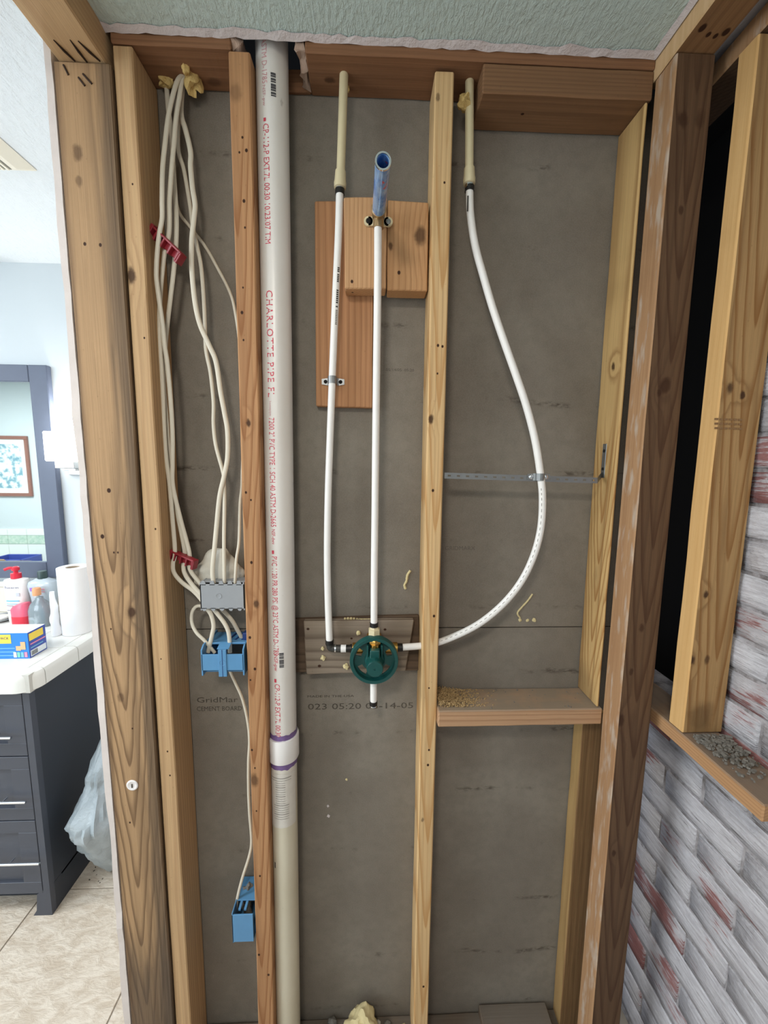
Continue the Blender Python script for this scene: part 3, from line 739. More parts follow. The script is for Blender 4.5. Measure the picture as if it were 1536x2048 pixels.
# ================================================================== large drain vent pipe
PY = 0.044                                        # the pipe stands inside the stud bay
ax0 = Vector((at(543.5, 72, Y=PY).x, PY, 2.46)); ax1 = Vector((at(576, 2040, Y=PY).x, PY, 0.038))
def pipe_x(z): return ax1.x + (ax0.x - ax1.x) * (z - ax1.z) / (ax0.z - ax1.z)
PR = 0.0316
pv = thing('vent_pipe', 'large white plastic pipe with red printing, floor to ceiling', 'pipe', ax1)
zc0, zc1 = at(564, 1528, Y=PY - .03).z, at(562, 1482, Y=PY - .03).z
MB().tube([ax1, Vector((pipe_x(zc0), PY, zc0))], PR, 40).build('lower_pipe', PVC_M, pv, True)
MB().tube([Vector((pipe_x(zc1), PY, zc1)), ax0], PR, 40).build('upper_pipe', PVC_M, pv, True)
cc = Vector((pipe_x(zc0), PY, zc0))
cp = MB().lathe(cc, (ax0 - ax1), [(0, PR), (0.0, 0.0364), (0.002, 0.0372), (zc1 - zc0 - 0.002, 0.0372), (zc1 - zc0, 0.0364), (zc1 - zc0, PR)], 40).build('coupling', WHITE_PL, pv, True)
def wrap(cx_z0, th0, r=PR + 0.0004):
    z0, = (cx_z0,)
    def fn(s, up):
        z = z0 - s; th = th0 + up / r
        return Vector((pipe_x(z) + r * math.sin(th), PY - r * math.cos(th), z))
    return fn
def pipe_z(y, x=548): return at(x, y, Y=PY - .026).z
def band(z0, z1, r, th0, th1, mat, name, parent, n=16, wav=0.0, seed=0):
    m = MB(); rows = []
    for k in range(n + 1):
        th = th0 + (th1 - th0) * k / n
        w0 = wav * noise.noise(Vector((th * 3, seed, 0))); w1 = wav * noise.noise(Vector((th * 4, seed + 5, 3)))
        rows.append([m.bm.verts.new((pipe_x(z) + r * math.sin(th), PY - r * math.cos(th), z)) for z in (z0 + w0, z1 + w1)])
    for a, b in zip(rows, rows[1:]): m.bm.faces.new((a[0], b[0], b[1], a[1]))
    return m.build(name, mat, parent, True)
band(zc1 - 0.001, zc1 + 0.013, PR + 0.0005, -2.6, 2.6, PURPLE, 'primer_ring', pv, 40, 0.004, 1)
band(zc0 - 0.016, zc0 + 0.001, PR + 0.0005, -1.7, 1.9, PURPLE, 'primer_ring', pv, 40, 0.006, 4)
def pipe_print(s, y0, y1, h, mat=REDINK, th=-0.42, spacing=1.0, x=548):
    z0, z1 = pipe_z(y0, x), pipe_z(y1, x)
    print_on('printed_text', s, wrap(z0, th), z0 - z1, h, mat, pv, spacing)
TX = dict(th=-0.50)
pipe_print('ASTM D-1785', 82, 172, 0.0105, FADEINK, -0.42)
pipe_print('NSF-pw', 175, 216, 0.006, FADEINK, -0.40)
pipe_print('CP-112-P EXT.7L 00:30 10/23/07 TIM', 252, 490, 0.0120, th=-0.42)
pipe_print('CHARLOTTE PIPE FL', 583, 795, 0.0145, spacing=1.15, th=-0.44)
pipe_print('homepipe', 803, 832, 0.005, FADEINK, -0.36)
pipe_print('7200 2" PVC TYPE 1 SCH 40 ASTM D-2665', 836, 1053, 0.0125, th=-0.42)
pipe_print('NSF-dwv', 1058, 1088, 0.008, th=-0.36)
pipe_print('PVC 1120 PR 280 PSI @ 23\u00b0C ASTM D-1785', 1112, 1308, 0.0125, th=-0.40)
pipe_print('NSF-pw', 1308, 1340, 0.009, th=-0.36)
pipe_print('CP-112-P EXT.7L 00:30 1', 1366, 1478, 0.0125, th=-0.36)
for y0, y1 in ((240, 247), (1100, 1107), (1356, 1363)):
    band(pipe_z(y1), pipe_z(y0), PR + 0.0004, -0.38, -0.22, REDINK, 'printed_mark', pv, 3)
for (y0, y1, t0, t1) in ((150, 200, 0.12, 0.42), (1304, 1335, 0.02, 0.34)):           # bar marks printed in black
    n = 9
    for k in range(n):
        ya = y0 + (y1 - y0) * k / n; wdt = (0.85, 0.6, 0.8, 0.5, 0.9)[k % 5]
        band(pipe_z(ya + (y1 - y0) / n * wdt), pipe_z(ya), PR + 0.0004, t0, t1, plain('bar_ink', (74, 72, 74), .7) if 'bar_ink' not in bpy.data.materials else bpy.data.materials['bar_ink'], 'bar_mark', pv, 4)
STICK = plain('clear_sticker', (214, 208, 198), 0.5, var=0.08, scale=60)
zs0, zs1 = pipe_z(1652, 572), pipe_z(1545, 566)
st = band(zs0, zs1, PR + 0.0006, -1.15, 1.2, STICK, 'sticker', pv, 20, 0.004, 7); st['label'] = 'wrinkled paper sticker'
LINK = plain('sticker_ink', (140, 134, 128), 0.8)
for k in range(19):
    zz = zs1 - 0.012 - k * (zs1 - zs0 - 0.03) / 19
    a_, b_ = (-0.85, 0.75) if k < 2 else ((-0.45, 0.30) if k < 12 else (-0.6, 0.55))
    hgt = 0.0016 if k % 4 == 0 else 0.0009
    band(zz, zz + hgt, PR + 0.0011, a_, b_, LINK, 'sticker_line', st, 10)
for z0_, ln in ((pipe_z(1725, 552), 0.016),):
    band(z0_ - ln, z0_, PR + 0.0005, -0.72, -0.62, INK, 'scuff', pv, 2)

# ================================================================== thin water pipes
def poly(pxs, y):
    ys = y if isinstance(y, (list, tuple)) else [y] * len(pxs)
    return [at(p[0], p[1], Y=q) for p, q in zip(pxs, ys)]
def crimp(c, d, r, parent, mat=BLACK, ln=0.010, name='crimp_ring'):
    d = Vector(d).normalized()
    return MB().lathe(Vector(c) - d * ln / 2, d, [(0, r * 0.98), (0, r * 1.22), (ln, r * 1.22), (ln, r * 0.98)], 20).build(name, mat, parent, True)
R2 = 0.0079
# left pipe
pL = poly([(679.5, 388), (677, 470), (671, 600), (666, 720), (660, 880), (656, 1000), (654.5, 1110), (656, 1200), (659, 1284)], [.040, .042, .045, .047, .048, .046, .044, .040, .036])
th_ = thing('water_pipe', 'thin white pipe strapped to the long backing board', 'pipe', pL[-1], 'white flexible water pipes')
MB().tube(spline(pL, 10), R2, 16).build('tube', PEX_M, th_, True)
crimp(at(679.7, 384, Y=.040), (0, 0, 1), R2, th_); crimp(at(659, 1284, Y=.036), (0, 0, 1), R2, th_)
def pex_print(path, y0, y1, th, s, h, parent, r=R2):
    """small marks along a nearly upright pipe"""
    def fn(a, up):
        z = at(670, y0, Y=.045).z - a
        best = min(range(len(path)), key=lambda i: abs(path[i].z - z)); p = path[best]
        q = th + up / r
        return Vector((p.x + (r + .0003) * math.sin(q), p.y - (r + .0003) * math.cos(q), z))
    L = at(670, y0, Y=.045).z - at(670, y1, Y=.045).z
    return fn, L
pLs = spline(pL, 40)
for (y0, y1, s, mt) in ((538, 568, '||| |||||', INK), (582, 618, '||||||| |', INK), (622, 652, '|||||||||', LINK), (712, 748, '1/2 CTS', FADEINK), (772, 940, 'PEX 100 PSI @ 180F ASTM F876', LINK), (950, 1130, 'PEX 100 PSI @ 180F ASTM F876', LINK)):
    if '|' in s:
        for k, ch in enumerate(s):
            if ch == ' ': continue
            fn, L = pex_print(pLs, y0, y1, 0.25, s, .005, th_)
            st_ = L / len(s); m = MB()
            vs = [m.bm.verts.new(fn(k * st_ + a * st_ * .7, u)) for a, u in ((0, 0), (1, 0), (1, .0045), (0, .0045))]
            m.bm.faces.new(vs); m.build('printed_mark', mt, th_)
# centre riser
pC = poly([(756, 452), (755.5, 560), (753.5, 720), (751.5, 880), (750, 1020), (748.5, 1150), (748, 1246)], [.010, .012, .016, .020, .022, .024, .024])
tc_ = thing('water_pipe', 'straight white riser pipe from the shower valve to the blue stub', 'pipe', pC[-1], 'white flexible water pipes')
MB().tube(spline(pC, 10), R2, 16).build('tube', PEX_M, tc_, True)
crimp(at(756, 450, Y=.010), (0, 0, 1), R2, tc_); crimp(at(748, 1249, Y=.024), (0, 0, 1), R2, tc_)
# curved right pipe
pR = poly([(939, 380), (941, 430), (950, 490), (966, 550), (985, 615), (1007, 680), (1030, 745), (1052, 810), (1070, 880), (1081, 950), (1085, 1000), (1081, 1060), (1066, 1115), (1041, 1165), (1006, 1208), (960, 1246), (910, 1272), (860, 1289), (800, 1295)],
          [.042, .042, .040, .036, .030, .024, .018, .014, .010, .008, .010, .014, .018, .022, .026, .030, .035, .038, .034])
tr_ = thing('water_pipe', 'long white pipe bowing out to the right through the metal strap', 'pipe', pR[-1], 'white flexible water pipes')
MB().tube(spline(pR, 10), R2, 16).build('tube', PEX_M, tr_, True)
crimp(at(939, 378, Y=.042), (0, 0, 1), R2, tr_); crimp(at(801, 1295, Y=.034), (1, 0, 0.05), R2, tr_)
m = MB(); a = at(935.5, 392, Y=.035); b = at(937, 423, Y=.035)
MB().box(a.x - .001, a.x + .0014, a.y - .0014, a.y, b.z, a.z).build('printed_mark', INK, tr_)
m = MB(); pRs = spline(pR, 10)
for i in range(95, 172, 2):
    p = pRs[i]; q = pRs[i + 1]
    d = (q - p).normalized(); nrm = Vector((-d.z, 0, d.x)) * -1
    off = Vector((0, -1, 0)) * (R2 * .83 + .0004) + nrm * R2 * .55
    w = Vector((0, 0, 0)) + nrm * .0011
    m.bm.faces.new([m.bm.verts.new(v) for v in (p + off, q + off, q + off + w, p + off + w)])
m.build('printed_dashes', LINK, tr_)

# cream stubs coming through the top plate, with their couplings
def stub(label, top, bot, cbot, y):
    a = at(*top, Y=y); b = at(*bot, Y=y); c_ = at(*cbot, Y=y)
    a.z = ZP + 0.003
    t = thing('supply_stub', label, 'pipe', c_, 'cream supply stubs')
    d = (a - c_).normalized()
    MB().tube([a, b], 0.0088, 18).build('tube', CPVC_M, t, True)
    L = (b - c_).length
    MB().lathe(c_, d, [(0, 0.0105), (0.001, 0.0122), (L * .30, 0.0128), (L * .45, 0.0118), (L * .98, 0.0108), (L, 0.0095)], 22).build('coupling', CPVC_M, t, True)
    MB().lathe(c_ - d * 0.008, d, [(0, 0.0085), (0, 0.0092), (0.009, 0.0092)], 20).build('collar', CHROME, t, True)
    return t
stub('cream supply stub above the left thin pipe', (688, 176), (681.5, 342), (680, 377), .040)
stub('cream supply stub above the curved right pipe', (938, 195), (938.5, 336), (938.5, 369), .042)
def blob(name, label, c, r, mat, seed, cat='foam', sq=(1, 1, 1), amp=0.45, freq=None, parent=None, sub=3):
    m = MB(); bmesh.ops.create_icosphere(m.bm, subdivisions=sub, radius=1.0)
    for v in m.bm.verts:
        k = 1 + amp * noise.noise(v.co * 1.6 + Vector((seed, 0, 0))) + amp * .5 * noise.noise(v.co * 4 + Vector((0, seed, 0)))
        v.co = Vector((v.co.x * sq[0], v.co.y * sq[1], v.co.z * sq[2])) * r * k + Vector(c)
    o = m.build(name, mat, parent, True)
    return o if parent else tag(o, label, cat)
q = at(693, 178, Z=ZP); blob('foam_blob', 'small foam bead where the left stub enters the plate', q + Vector((0, -.004, -.002)), .007, FOAM, 3)
q = at(931, 208, Y=.040); blob('foam_blob', 'foam curl hanging where the right stub enters the plate', q + Vector((-.003, 0, .002)), .013, FOAM, 6, sq=(1, 1, 1.1))
q = at(386, 158, Y=.060); blob('foam_blob', 'jagged yellow foam beside the cable hole', q, .020, FOAM, 9, sq=(.75, .7, 1.3), amp=.7)
q = at(334, 164, Y=.070); blob('foam_blob', 'ragged foam lump at the left of the cable hole', q + Vector((0, 0, .004)), .013, FOAM, 12, sq=(1.2, .8, .9), amp=.7)
q = at(371, 134, Z=ZP); blob('foam_blob', 'yellow foam plug at the top of the cable bundle', q + Vector((0, 0, -.002)), .009, FOAM, 15, sq=(.8, .8, 1.3))

# strap clamping the left pipe to the board
def two_hole(label, cx, cy, yb, w_px, pipe_y, parent_loc=None, screws=False, group=None, tilt=0.0):
    c = at(cx, cy, Y=pipe_y)
    t = thing('pipe_clamp', label, 'clamp', c, group)
    hw = w_px / 2 * mpp(c); hh = 0.0078; rr = R2 + .0006; m = MB(); prof = [(-hw, yb)]
    prof.append((-rr - .004, yb)); prof.append((-rr - .0005, yb - .002)); prof.append((-rr, pipe_y))
    for k in range(1, 8):
        a = math.pi * k / 8; prof.append((-rr * math.cos(a), pipe_y - rr * math.sin(a)))
    prof += [(rr, pipe_y), (rr + .0005, yb - .002), (rr + .004, yb), (hw, yb)]
    th = .0012; rows = []
    for i, (x, y) in enumerate(prof):
        nx, ny = 0, -th
        if 2 < i < len(prof) - 3:
            L = math.hypot(x, y - pipe_y) or 1; nx, ny = x / L * th, (y - pipe_y) / L * th
        h_ = hh
        if i in (0, len(prof) - 1): h_ = hh * .75
        z = c.z + tilt * x
        rows.append([m.bm.verts.new(v) for v in ((c.x + x, y, z - h_), (c.x + x, y, z + h_), (c.x + x + nx, y + ny, z + h_), (c.x + x + nx, y + ny, z - h_))])
    m.skin(rows); m.build('strap', STEEL, t)
    for s in (-1, 1):
        hx = c.x + s * (hw - .0085)
        z = c.z + tilt * s * hw * .8
        if screws: MB().lathe((hx, yb, z), (0, -1, 0), [(0, .005), (.0018, .0052), (.0034, .0035), (.004, .001)], 14).build('screw', CHROME, t, True)
        else: MB().lathe((hx, yb, z), (0, -1, 0), [(0, .0042), (.0016, .0042), (.0020, .0030)], 14).build('screw', HOLE, t, True)
    return t
two_hole('grey two hole strap holding the left thin pipe to the board', 664.5, 760, YBK - .001, 46, .0485)

# perforated hanger strap across the right bay
y_s = .018
hs = thing('hanger_strap', 'slotted steel hanger strap spanning the bay behind the curved pipe', 'strap', at(1040, 953, Y=y_s))
a0 = at(889, 951, Y=y_s); a1 = at(1195, 961, Y=y_s)
Ls = a1.x - a0.x; sh_ = .0065
xs_, slots = 0.0, []
nsl = 17
def sp(x, z): return Vector((a0.x + x, y_s, a0.z + (a1.z - a0.z) * x / Ls + z))
m = MB(); th = .0012
def slab(x0, x1, z0, z1):
    c = [sp(x0, z0), sp(x1, z0), sp(x1, z0), sp(x0, z0), sp(x0, z1), sp(x1, z1), sp(x1, z1), sp(x0, z1)]
    for i in (2, 3, 6, 7): c[i] = c[i] + Vector((0, th, 0))
    m.hexa(c)
slab(0, Ls, .0018, sh_); slab(0, Ls, -sh_, -.0018)
xx = 0.0
for k in range(nsl):
    s0 = Ls * (k + .35) / nsl; s1 = Ls * (k + .70) / nsl
    slab(xx, s0, -.0018, .0018); xx = s1
slab(xx, Ls, -.0018, .0018)
m.build('band', STEEL, hs)
# bent end lying against the yellow stud
e0 = sp(Ls, 0); xf = .5415
b0 = at(1207, 952, X=xf); b1 = at(1207, 888, X=xf)
m = MB(); m.hexa([e0 + Vector((0, 0, -sh_)), Vector((xf, .050, b0.z - .004)), Vector((xf, .0515, b0.z - .004)), e0 + Vector((0, th, -sh_)), e0 + Vector((0, 0, sh_)), Vector((xf, .050, b0.z + .009)), Vector((xf, .0515, b0.z + .009)), e0 + Vector((0, th, sh_))])
m.build('bent_end', STEEL, hs)
zt = b1.z
tab = MB().box(xf - .0005, xf + .0008, .040, .054, b0.z - .004, zt, .0004).build('tab', STEEL, hs)
for f in (.22, .78): MB().lathe((xf - .0002, .047, b0.z + (zt - b0.z) * f), (-1, 0, 0), [(0, .0036), (.0014, .0036), (.0018, .0026)], 14).build('screw', HOLE, tab, True)
two_hole('bright two hole clamp fixing the curved pipe to the hanger strap', 1080, 954, y_s - .0012, 46, .0085, screws=True)

# ================================================================== blue stub pipe and elbow
e = at(757, 434, Y=.012)
de = thing('drop_ear_elbow', 'brass drop ear elbow screwed to the blocks under the blue stub pipe', 'fitting', e + Vector((0, 0, -.03)))
ze = e.z
BE = BRONZE
MB().tube([Vector((e.x, .010, ze - .022)), Vector((e.x, .010, ze + .012))], .0105, 20).build('body', BE, de, True)
MB().lathe((e.x, .018, ze + .004), (0, -1, 0), [(0, .0125), (.018, .0140), (.026, .0150), (.027, .0130)], 24).build('socket', BE, de, True)
for s in (-1, 1):
    hx = e.x + s * .0205
    m = MB()
    m.tube([Vector((hx, .030, ze)), Vector((hx, .026, ze))], .0092, 20)
    m.box(min(e.x, hx), max(e.x, hx), .026, .030, ze - .0085, ze + .0085)
    er = m.build('ear', CPVC_M, de, True)
    MB().lathe((hx, .0262, ze), (0, -1, 0), [(0, .0052), (.0012, .0052), (.002, .0035)], 14).build('screw', HOLE if s < 0 else STEEL, er, True)
BLUE_CH = None
def blue_chrome():
    t = NT('shiny_blue_pipe'); p = t.pos()
    n = t.noise(t.mapping(p, (50, 20, 50)), 1.0, 4, .6)
    c = t.mix(t.mapr(n, .35, .65), lin((70, 130, 205)), lin((150, 190, 232)))  # pale and mid blue in blotches
    k = t.noise(t.mapping(p, (90, 60, 90), (4, 2, 1)), 1.0, 3)
    c = t.mix(t.mapr(k, .66, .72), c, lin((196, 96, 110)))
    return t.fin(c, 0.14, 0.25)
BLUE_CH = blue_chrome()
s0 = Vector((e.x, .004, ze + .004)); s1 = at(766, 323, Y=-.158)
st = thing('stub_pipe', 'shiny blue stub pipe pointing out of the wall', 'pipe', s0)
dv = s1 - s0; L = dv.length
MB().lathe(s0, dv, [(0, .0128), (L, .0128), (L, .0098), (L * .35, .0098)], 32, cap=False).build('tube', BLUE_CH, st, True)
MB().lathe(s0 + dv * .995, dv, [(0, .0100), (0, .0132), (.003, .0130), (.003, .0104), (0, .0100)], 32, cap=False).build('rim', CHROME, st, True)
MB().lathe(s0 + dv * .4, dv, [(0, .0001), (0.0002, .0098)], 24).build('bore', plain('dark_blue_bore', (16, 26, 58), .5), st)

# ================================================================== shower valve
vc = at(748, 1317, Y=.012)
sv = thing('shower_valve', 'shower valve with round green plaster guard in the middle of the bay', 'valve', Vector((vc.x, .05, vc.z)))
YV = -0.002
m = MB(); n = 56; ro, ri = .0555, .0475
def vring(r, y, dz=0): return [m.bm.verts.new((vc.x + r * math.cos(2 * math.pi * i / n), y, vc.z + dz + r * math.sin(2 * math.pi * i / n))) for i in range(n)]
rs_ = [vring(ri, YV + .016), vring(ri, YV), vring(ro - .001, YV - .0006), vring(ro, YV + .001), vring(ro, YV + .018), vring(ri, YV + .016)]
m.skin(rs_, cap=False); bmesh.ops.remove_doubles(m.bm, verts=m.bm.verts, dist=1e-6)
m.build('guard_ring', TEAL, sv, True)
m = MB()                                            # web behind the ring with four windows
seg = [(-1.12, -.48), (.18, .62), (2.5, 2.96), (3.62, 4.26)]
ro2, ri2 = .049, .021
def inwin(a):
    return any(s <= (a % (2 * math.pi)) <= e_ or s <= (a % (2 * math.pi)) - 2 * math.pi <= e_ for s, e_ in seg)
N = 96
for i in range(N):
    a, b = 2 * math.pi * i / N, 2 * math.pi * (i + 1) / N
    rr = [(.0, .030), (.0425, ro2)] if inwin((a + b) / 2) else [(.0, ro2)]
    for r0, r1 in rr:
        P = lambda r, t, y: m.bm.verts.new((vc.x + r * math.cos(t), y, vc.z + r * math.sin(t)))
        y0, y1 = YV + .013, YV + .016
        f0 = [P(r0, a, y0), P(r1, a, y0), P(r1, b, y0), P(r0, b, y0)]; f1 = [P(r0, a, y1), P(r1, a, y1), P(r1, b, y1), P(r0, b, y1)]
        if r0 == 0: m.bm.faces.new((f0[0], f0[1], f0[2])); m.bm.faces.new((f1[0], f1[1], f1[2]))
        else: m.bm.faces.new(f0); m.bm.faces.new(f1); m.bm.faces.new((f0[0], f0[3], f1[3], f1[0]))
        m.bm.faces.new((f0[1], f0[2], f1[2], f1[1]))
        m.bm.faces.new((f0[0], f0[1], f1[1], f1[0])); m.bm.faces.new((f0[3], f0[2], f1[2], f1[3]))
m.build('guard_web', TEAL, sv)
cz = vc.z - .001
hub = MB().lathe((vc.x + .0015, YV + .014, cz), (0, -1, 0), [(0, .0235), (.010, .0222), (.012, .0200), (.040, .0186), (.046, .0184), (.048, .0170), (.0482, .0025), (.0470, .0020)], 36).build('cartridge_cover', TEAL, sv, True)
MB().box(vc.x - .0095, vc.x + .0125, YV - .016, YV + .014, cz + .014, cz + .034, .002).build('clip_housing', TEAL, sv)
for s in (-1, 1): MB().box(vc.x + .0015 + s * .016 - .002, vc.x + .0015 + s * .016 + .002, YV - .004, YV + .014, cz + .006, cz + .040, .0008).build('guard_rib', TEAL, sv)
bn = at(751, 1283, Y=YV + .004)
MB().lathe((vc.x + .002, YV + .010, vc.z + .037), (0, 0, 1), [(0, .013), (.002, .0140), (.010, .0140), (.012, .012)], 6).build('brass_nut', BRASS, sv)
MB().lathe((vc.x + .002, YV + .006, vc.z + .026), (0, 0, 1), [(0, .0105), (.014, .0112)], 20).build('brass_neck', BRASS, sv, True)
body = MB(); body.tube([Vector((vc.x, .030, vc.z - .055)), Vector((vc.x, .030, vc.z + .05))], .017, 22); body.tube([Vector((vc.x - .05, .030, at(748, 1296, Y=.03).z)), Vector((vc.x + .055, .030, at(748, 1296, Y=.03).z))], .013, 20)
body.build('valve_body', BRASS, sv, True)
zt_ = at(748, 1262, Y=.024).z
MB().lathe((vc.x, .024, zt_ - .008), (0, 0, 1), [(0, .0145), (.013, .0145), (.0145, .011), (.018, .009), (.022, .0085)], 6).build('outlet_nut', CPVC_M, sv)
zi = at(680, 1297, Y=.034)
MB().lathe((vc.x - .052, .034, zi.z), (-1, 0, 0), [(0, .010), (.004, .010), (.004, .0085), (.016, .0085)], 18).build('inlet_nipple', BLACK, sv, True)
MB().lathe(at(692, 1297, Y=.034), (-1, 0, 0), [(0, .0080), (0, .0088), (.012, .0088), (.012, .0080)], 18).build('inlet_band', WHITE_PL, sv, True)
el = MB(); pe = at(661, 1297, Y=.036)
el.tube(spline([at(690, 1297, Y=.034), at(674, 1297, Y=.036), at(662, 1295, Y=.036), at(659, 1288, Y=.036)], 6), .0088, 16)
el.build('inlet_elbow', plain('dark_poly_elbow', (52, 50, 46), .5), sv, True)
MB().lathe(at(672, 1297, Y=.036), (-1, 0, 0), [(0, .0086), (0, .0094), (.003, .0094), (.003, .0086)], 18).build('inlet_band', CHROME, sv, True)
MB().lathe(at(803, 1295, Y=.034), (-1, 0, 0), [(0, .0088), (0, .0098), (.012, .0098), (.012, .0088)], 18).build('inlet_sleeve', BLACK, sv, True)
dp = MB().tube([Vector((vc.x - .0005, .022, vc.z - .03)), at(747, 1404, Y=.022)], R2, 18).build('lower_stub', PEX_M, sv, True)
cpd = at(747, 1402, Y=.022)
MB().lathe(cpd, (0, 0, -1), [(0, R2), (0, .0092), (.010, .0092), (.010, .0078)], 18).build('crimp_ring', BLACK, dp, True)
MB().lathe(cpd + Vector((0, 0, -.010)), (0, 0, -1), [(0, .0080), (.003, .0082), (.0045, .006), (.005, .002)], 18).build('plug', CHROME, dp, True)
# foam squeezed out around the valve
for k, (x, y, r, sd) in enumerate([(646, 1316, .005, 4), (692, 1333, .006, 7), (717, 1266, .005, 9), (645, 1297, .004, 12)]):
    q = at(x, y, Y=.054); blob('foam_crumb', ['pale foam crumb low left of the valve elbow', 'pale foam crumb touching the lower left of the green guard', 'thin foam crumb at the upper left of the green guard', 'grey foam crumb left of the valve elbow'][k], q, r, PALEFOAM, sd, sq=(1, .6, 1.2), amp=.6, sub=2)
m = MB()
for x in range(690, 742, 3):
    q = at(x, 1239 + 2 * math.sin(x), Y=.066); bmesh.ops.create_icosphere(m.bm, subdivisions=1, radius=.0028 + .0012 * math.sin(x * 3), matrix=Matrix.Translation(q))
tag(m.build('glue_bead', PALEFOAM), 'crusty glue bead along the top of the weathered board', 'glue')
# dried glue strings on the cement board
def string(label, pxs, r, mat=PALEFOAM):
    p = [at(a, b, Y=.0885) for a, b in pxs]; P = spline(p, 6)
    m = MB().tube(P, r, 8, radii=[r * (1 + .35 * noise.noise(Vector((i * .5, r * 900, 0)))) for i in range(len(P))])
    return tag(m.build('dried_glue', mat, None, True), label, 'glue')
string('short forked glue drip between the riser and pale stud', [(821, 1141), (815, 1150), (813, 1162), (809, 1170), (811, 1178)], .0030)
string('thin stick of dried glue under the curved pipe', [(1065, 1188), (1055, 1202), (1043, 1215), (1035, 1226), (1040, 1236)], .0022)
for k, (x, y, r) in enumerate([(656, 1612, .003), (657, 1632, .0036), (693, 1559, .0028), (1055, 1241, .004), (1040, 1240, .004), (1068, 1240, .005)]):
    q = at(x, y, Y=.0895)
    blob('glue_dab', ['upper of two white dabs low on the middle board', 'lower of two white dabs low on the middle board', 'cream dab below the valve on the board', 'middle glue dab on the seam of the right board', 'left glue dab on the seam of the right board', 'right glue dab on the seam of the right board'][k], q, r, PINK if k < 2 else PALEFOAM, k * 3 + 1, sq=(1, .5, 1.2), sub=2, cat='glue')
# shipping print on the cement board
def board_print(s, x0, y0, x1, h, mat=GREYINK):
    a = at(x0, y0, Y=.0902); b = at(x1, y0, Y=.0902)
    print_on('printed_text', s, lambda u, v: Vector((a.x + u, .0898, a.z + v)), b.x - a.x, h, mat, wc)
board_print('GridMar', 394, 1405, 476, .014); board_print('CEMENT BOARD', 394, 1422, 484, .012)
board_print('023 05:20 05-14-05', 616, 1419, 826, .016)
board_print('MADE IN THE USA', 615, 1395, 708, .006)
board_print('05/14/05  05:20', 772, 742, 828, .006); board_print('GRIDMARX', 890, 1100, 950, .010, plain('very_faded_ink', (98, 91, 82), .9))

# ================================================================== cables and boxes
def cable(label, pxs, ys, w=.0048, t=.0030, mat=CABLE):
    p = [at(a, b, Y=q) for (a, b), q in zip(pxs, ys)]
    if pxs[0][1] < 260: p[0].z = min(p[0].z, ZP + .002)
    P = spline(p, 8)
    o = MB().tube(P, w, 12, ry=t, up=(0, -1, 0.2)).build('electric_cable', mat, None, True)
    return tag(o, label, 'cable', 'cream cables in the left bay')
def ys(n, vals):
    out = []
    for i in range(n):
        u = i / (n - 1) * (len(vals) - 1); k = min(int(u), len(vals) - 2)
        out.append(vals[k] + (vals[k + 1] - vals[k]) * (u - k))
    return out
A = [(365, 131), (356, 160), (347, 186), (337, 231), (330, 288), (325, 340), (324, 400), (324, 437), (319, 466), (315, 500), (313, 532), (313, 558), (318, 598), (325, 649), (329, 690), (335, 731), (342, 812), (345, 870), (345, 929), (346, 973), (361, 1038), (373, 1082), (379, 1108), (378, 1126), (382, 1143), (400, 1167), (432, 1206), (461, 1237), (475, 1260), (490, 1288)]
cable('cable from the plate through both red clips to behind the orange stud', A, ys(len(A), [.058, .040, .022, .020, .022, .026, .030, .034, .034, .040, .055]))
B = [(368, 133), (363, 165), (359, 193), (352, 237), (347, 296), (343, 340), (339, 400), (339, 437), (338, 466), (334, 486), (329, 505), (325, 539), (321, 583), (319, 634), (319, 680), (323, 739), (326, 797), (328, 856), (332, 914), (339, 966), (345, 1038), (350, 1105), (346, 1126), (348, 1145), (363, 1164), (388, 1183), (408, 1206), (421, 1227), (427, 1250), (424, 1270), (416, 1305)]
cable('cable through the red clips that drops into the left of the double blue box', B, ys(len(B), [.060, .046, .030, .032, .036, .034, .034, .034, .030, .024, .020]))
Cc = [(333, 172), (337, 222), (343, 266), (347, 340), (351, 400), (353, 444), (352, 492), (350, 514), (346, 554), (339, 612), (333, 664), (329, 710), (327, 760), (332, 830), (336, 890), (340, 940), (348, 994), (363, 1067), (370, 1110), (367, 1126), (369, 1146), (385, 1170), (411, 1199), (436, 1229), (451, 1250), (458, 1270), (460, 1305)]
cable('cable through the red clips that drops into the right of the double blue box', Cc, ys(len(Cc), [.078, .060, .040, .040, .046, .044, .044, .042, .030, .024, .020]))
D = [(366, 150), (362, 225), (371, 259), (381, 303), (381, 332), (385, 376), (390, 410), (388, 437), (384, 473), (383, 503), (384, 546), (390, 605), (400, 649), (418, 690), (432, 724), (441, 783), (449, 826), (455, 863), (455, 914), (448, 953), (439, 994), (433, 1053), (429, 1096), (425, 1140), (427, 1167)]
cable('bowed cable into the left slot of the grey box', D, ys(len(D), [.066, .054, .046, .036, .034, .034, .034, .030, .022]), .0052)
Ee = [(362, 160), (356, 288), (368, 340), (380, 410), (385, 451), (393, 488), (402, 532), (407, 590), (410, 649), (412, 700), (421, 746), (427, 804), (427, 848), (432, 892), (446, 944), (448, 965), (449, 1008), (448, 1082), (449, 1166)]
cable('cable into the middle slot of the grey box', Ee, ys(len(Ee), [.070, .062, .054, .050, .050, .050, .046, .034, .024]), .0042)
Fc = [(348, 330), (355, 415), (380, 454), (409, 491), (435, 536), (459, 583), (470, 622), (480, 700), (486, 850), (484, 960), (480, 1008), (478, 1082), (473, 1118), (470, 1167)]
cable('slack cable crossing behind the orange stud into the right slot of the grey box', Fc, ys(len(Fc), [.080, .082, .080, .070, .060, .040, .024]), .0034, .0030)
Lp = [(423, 1232), (414, 1219), (402, 1212), (391, 1214), (384, 1226), (384, 1246), (393, 1265), (410, 1282), (430, 1306)]
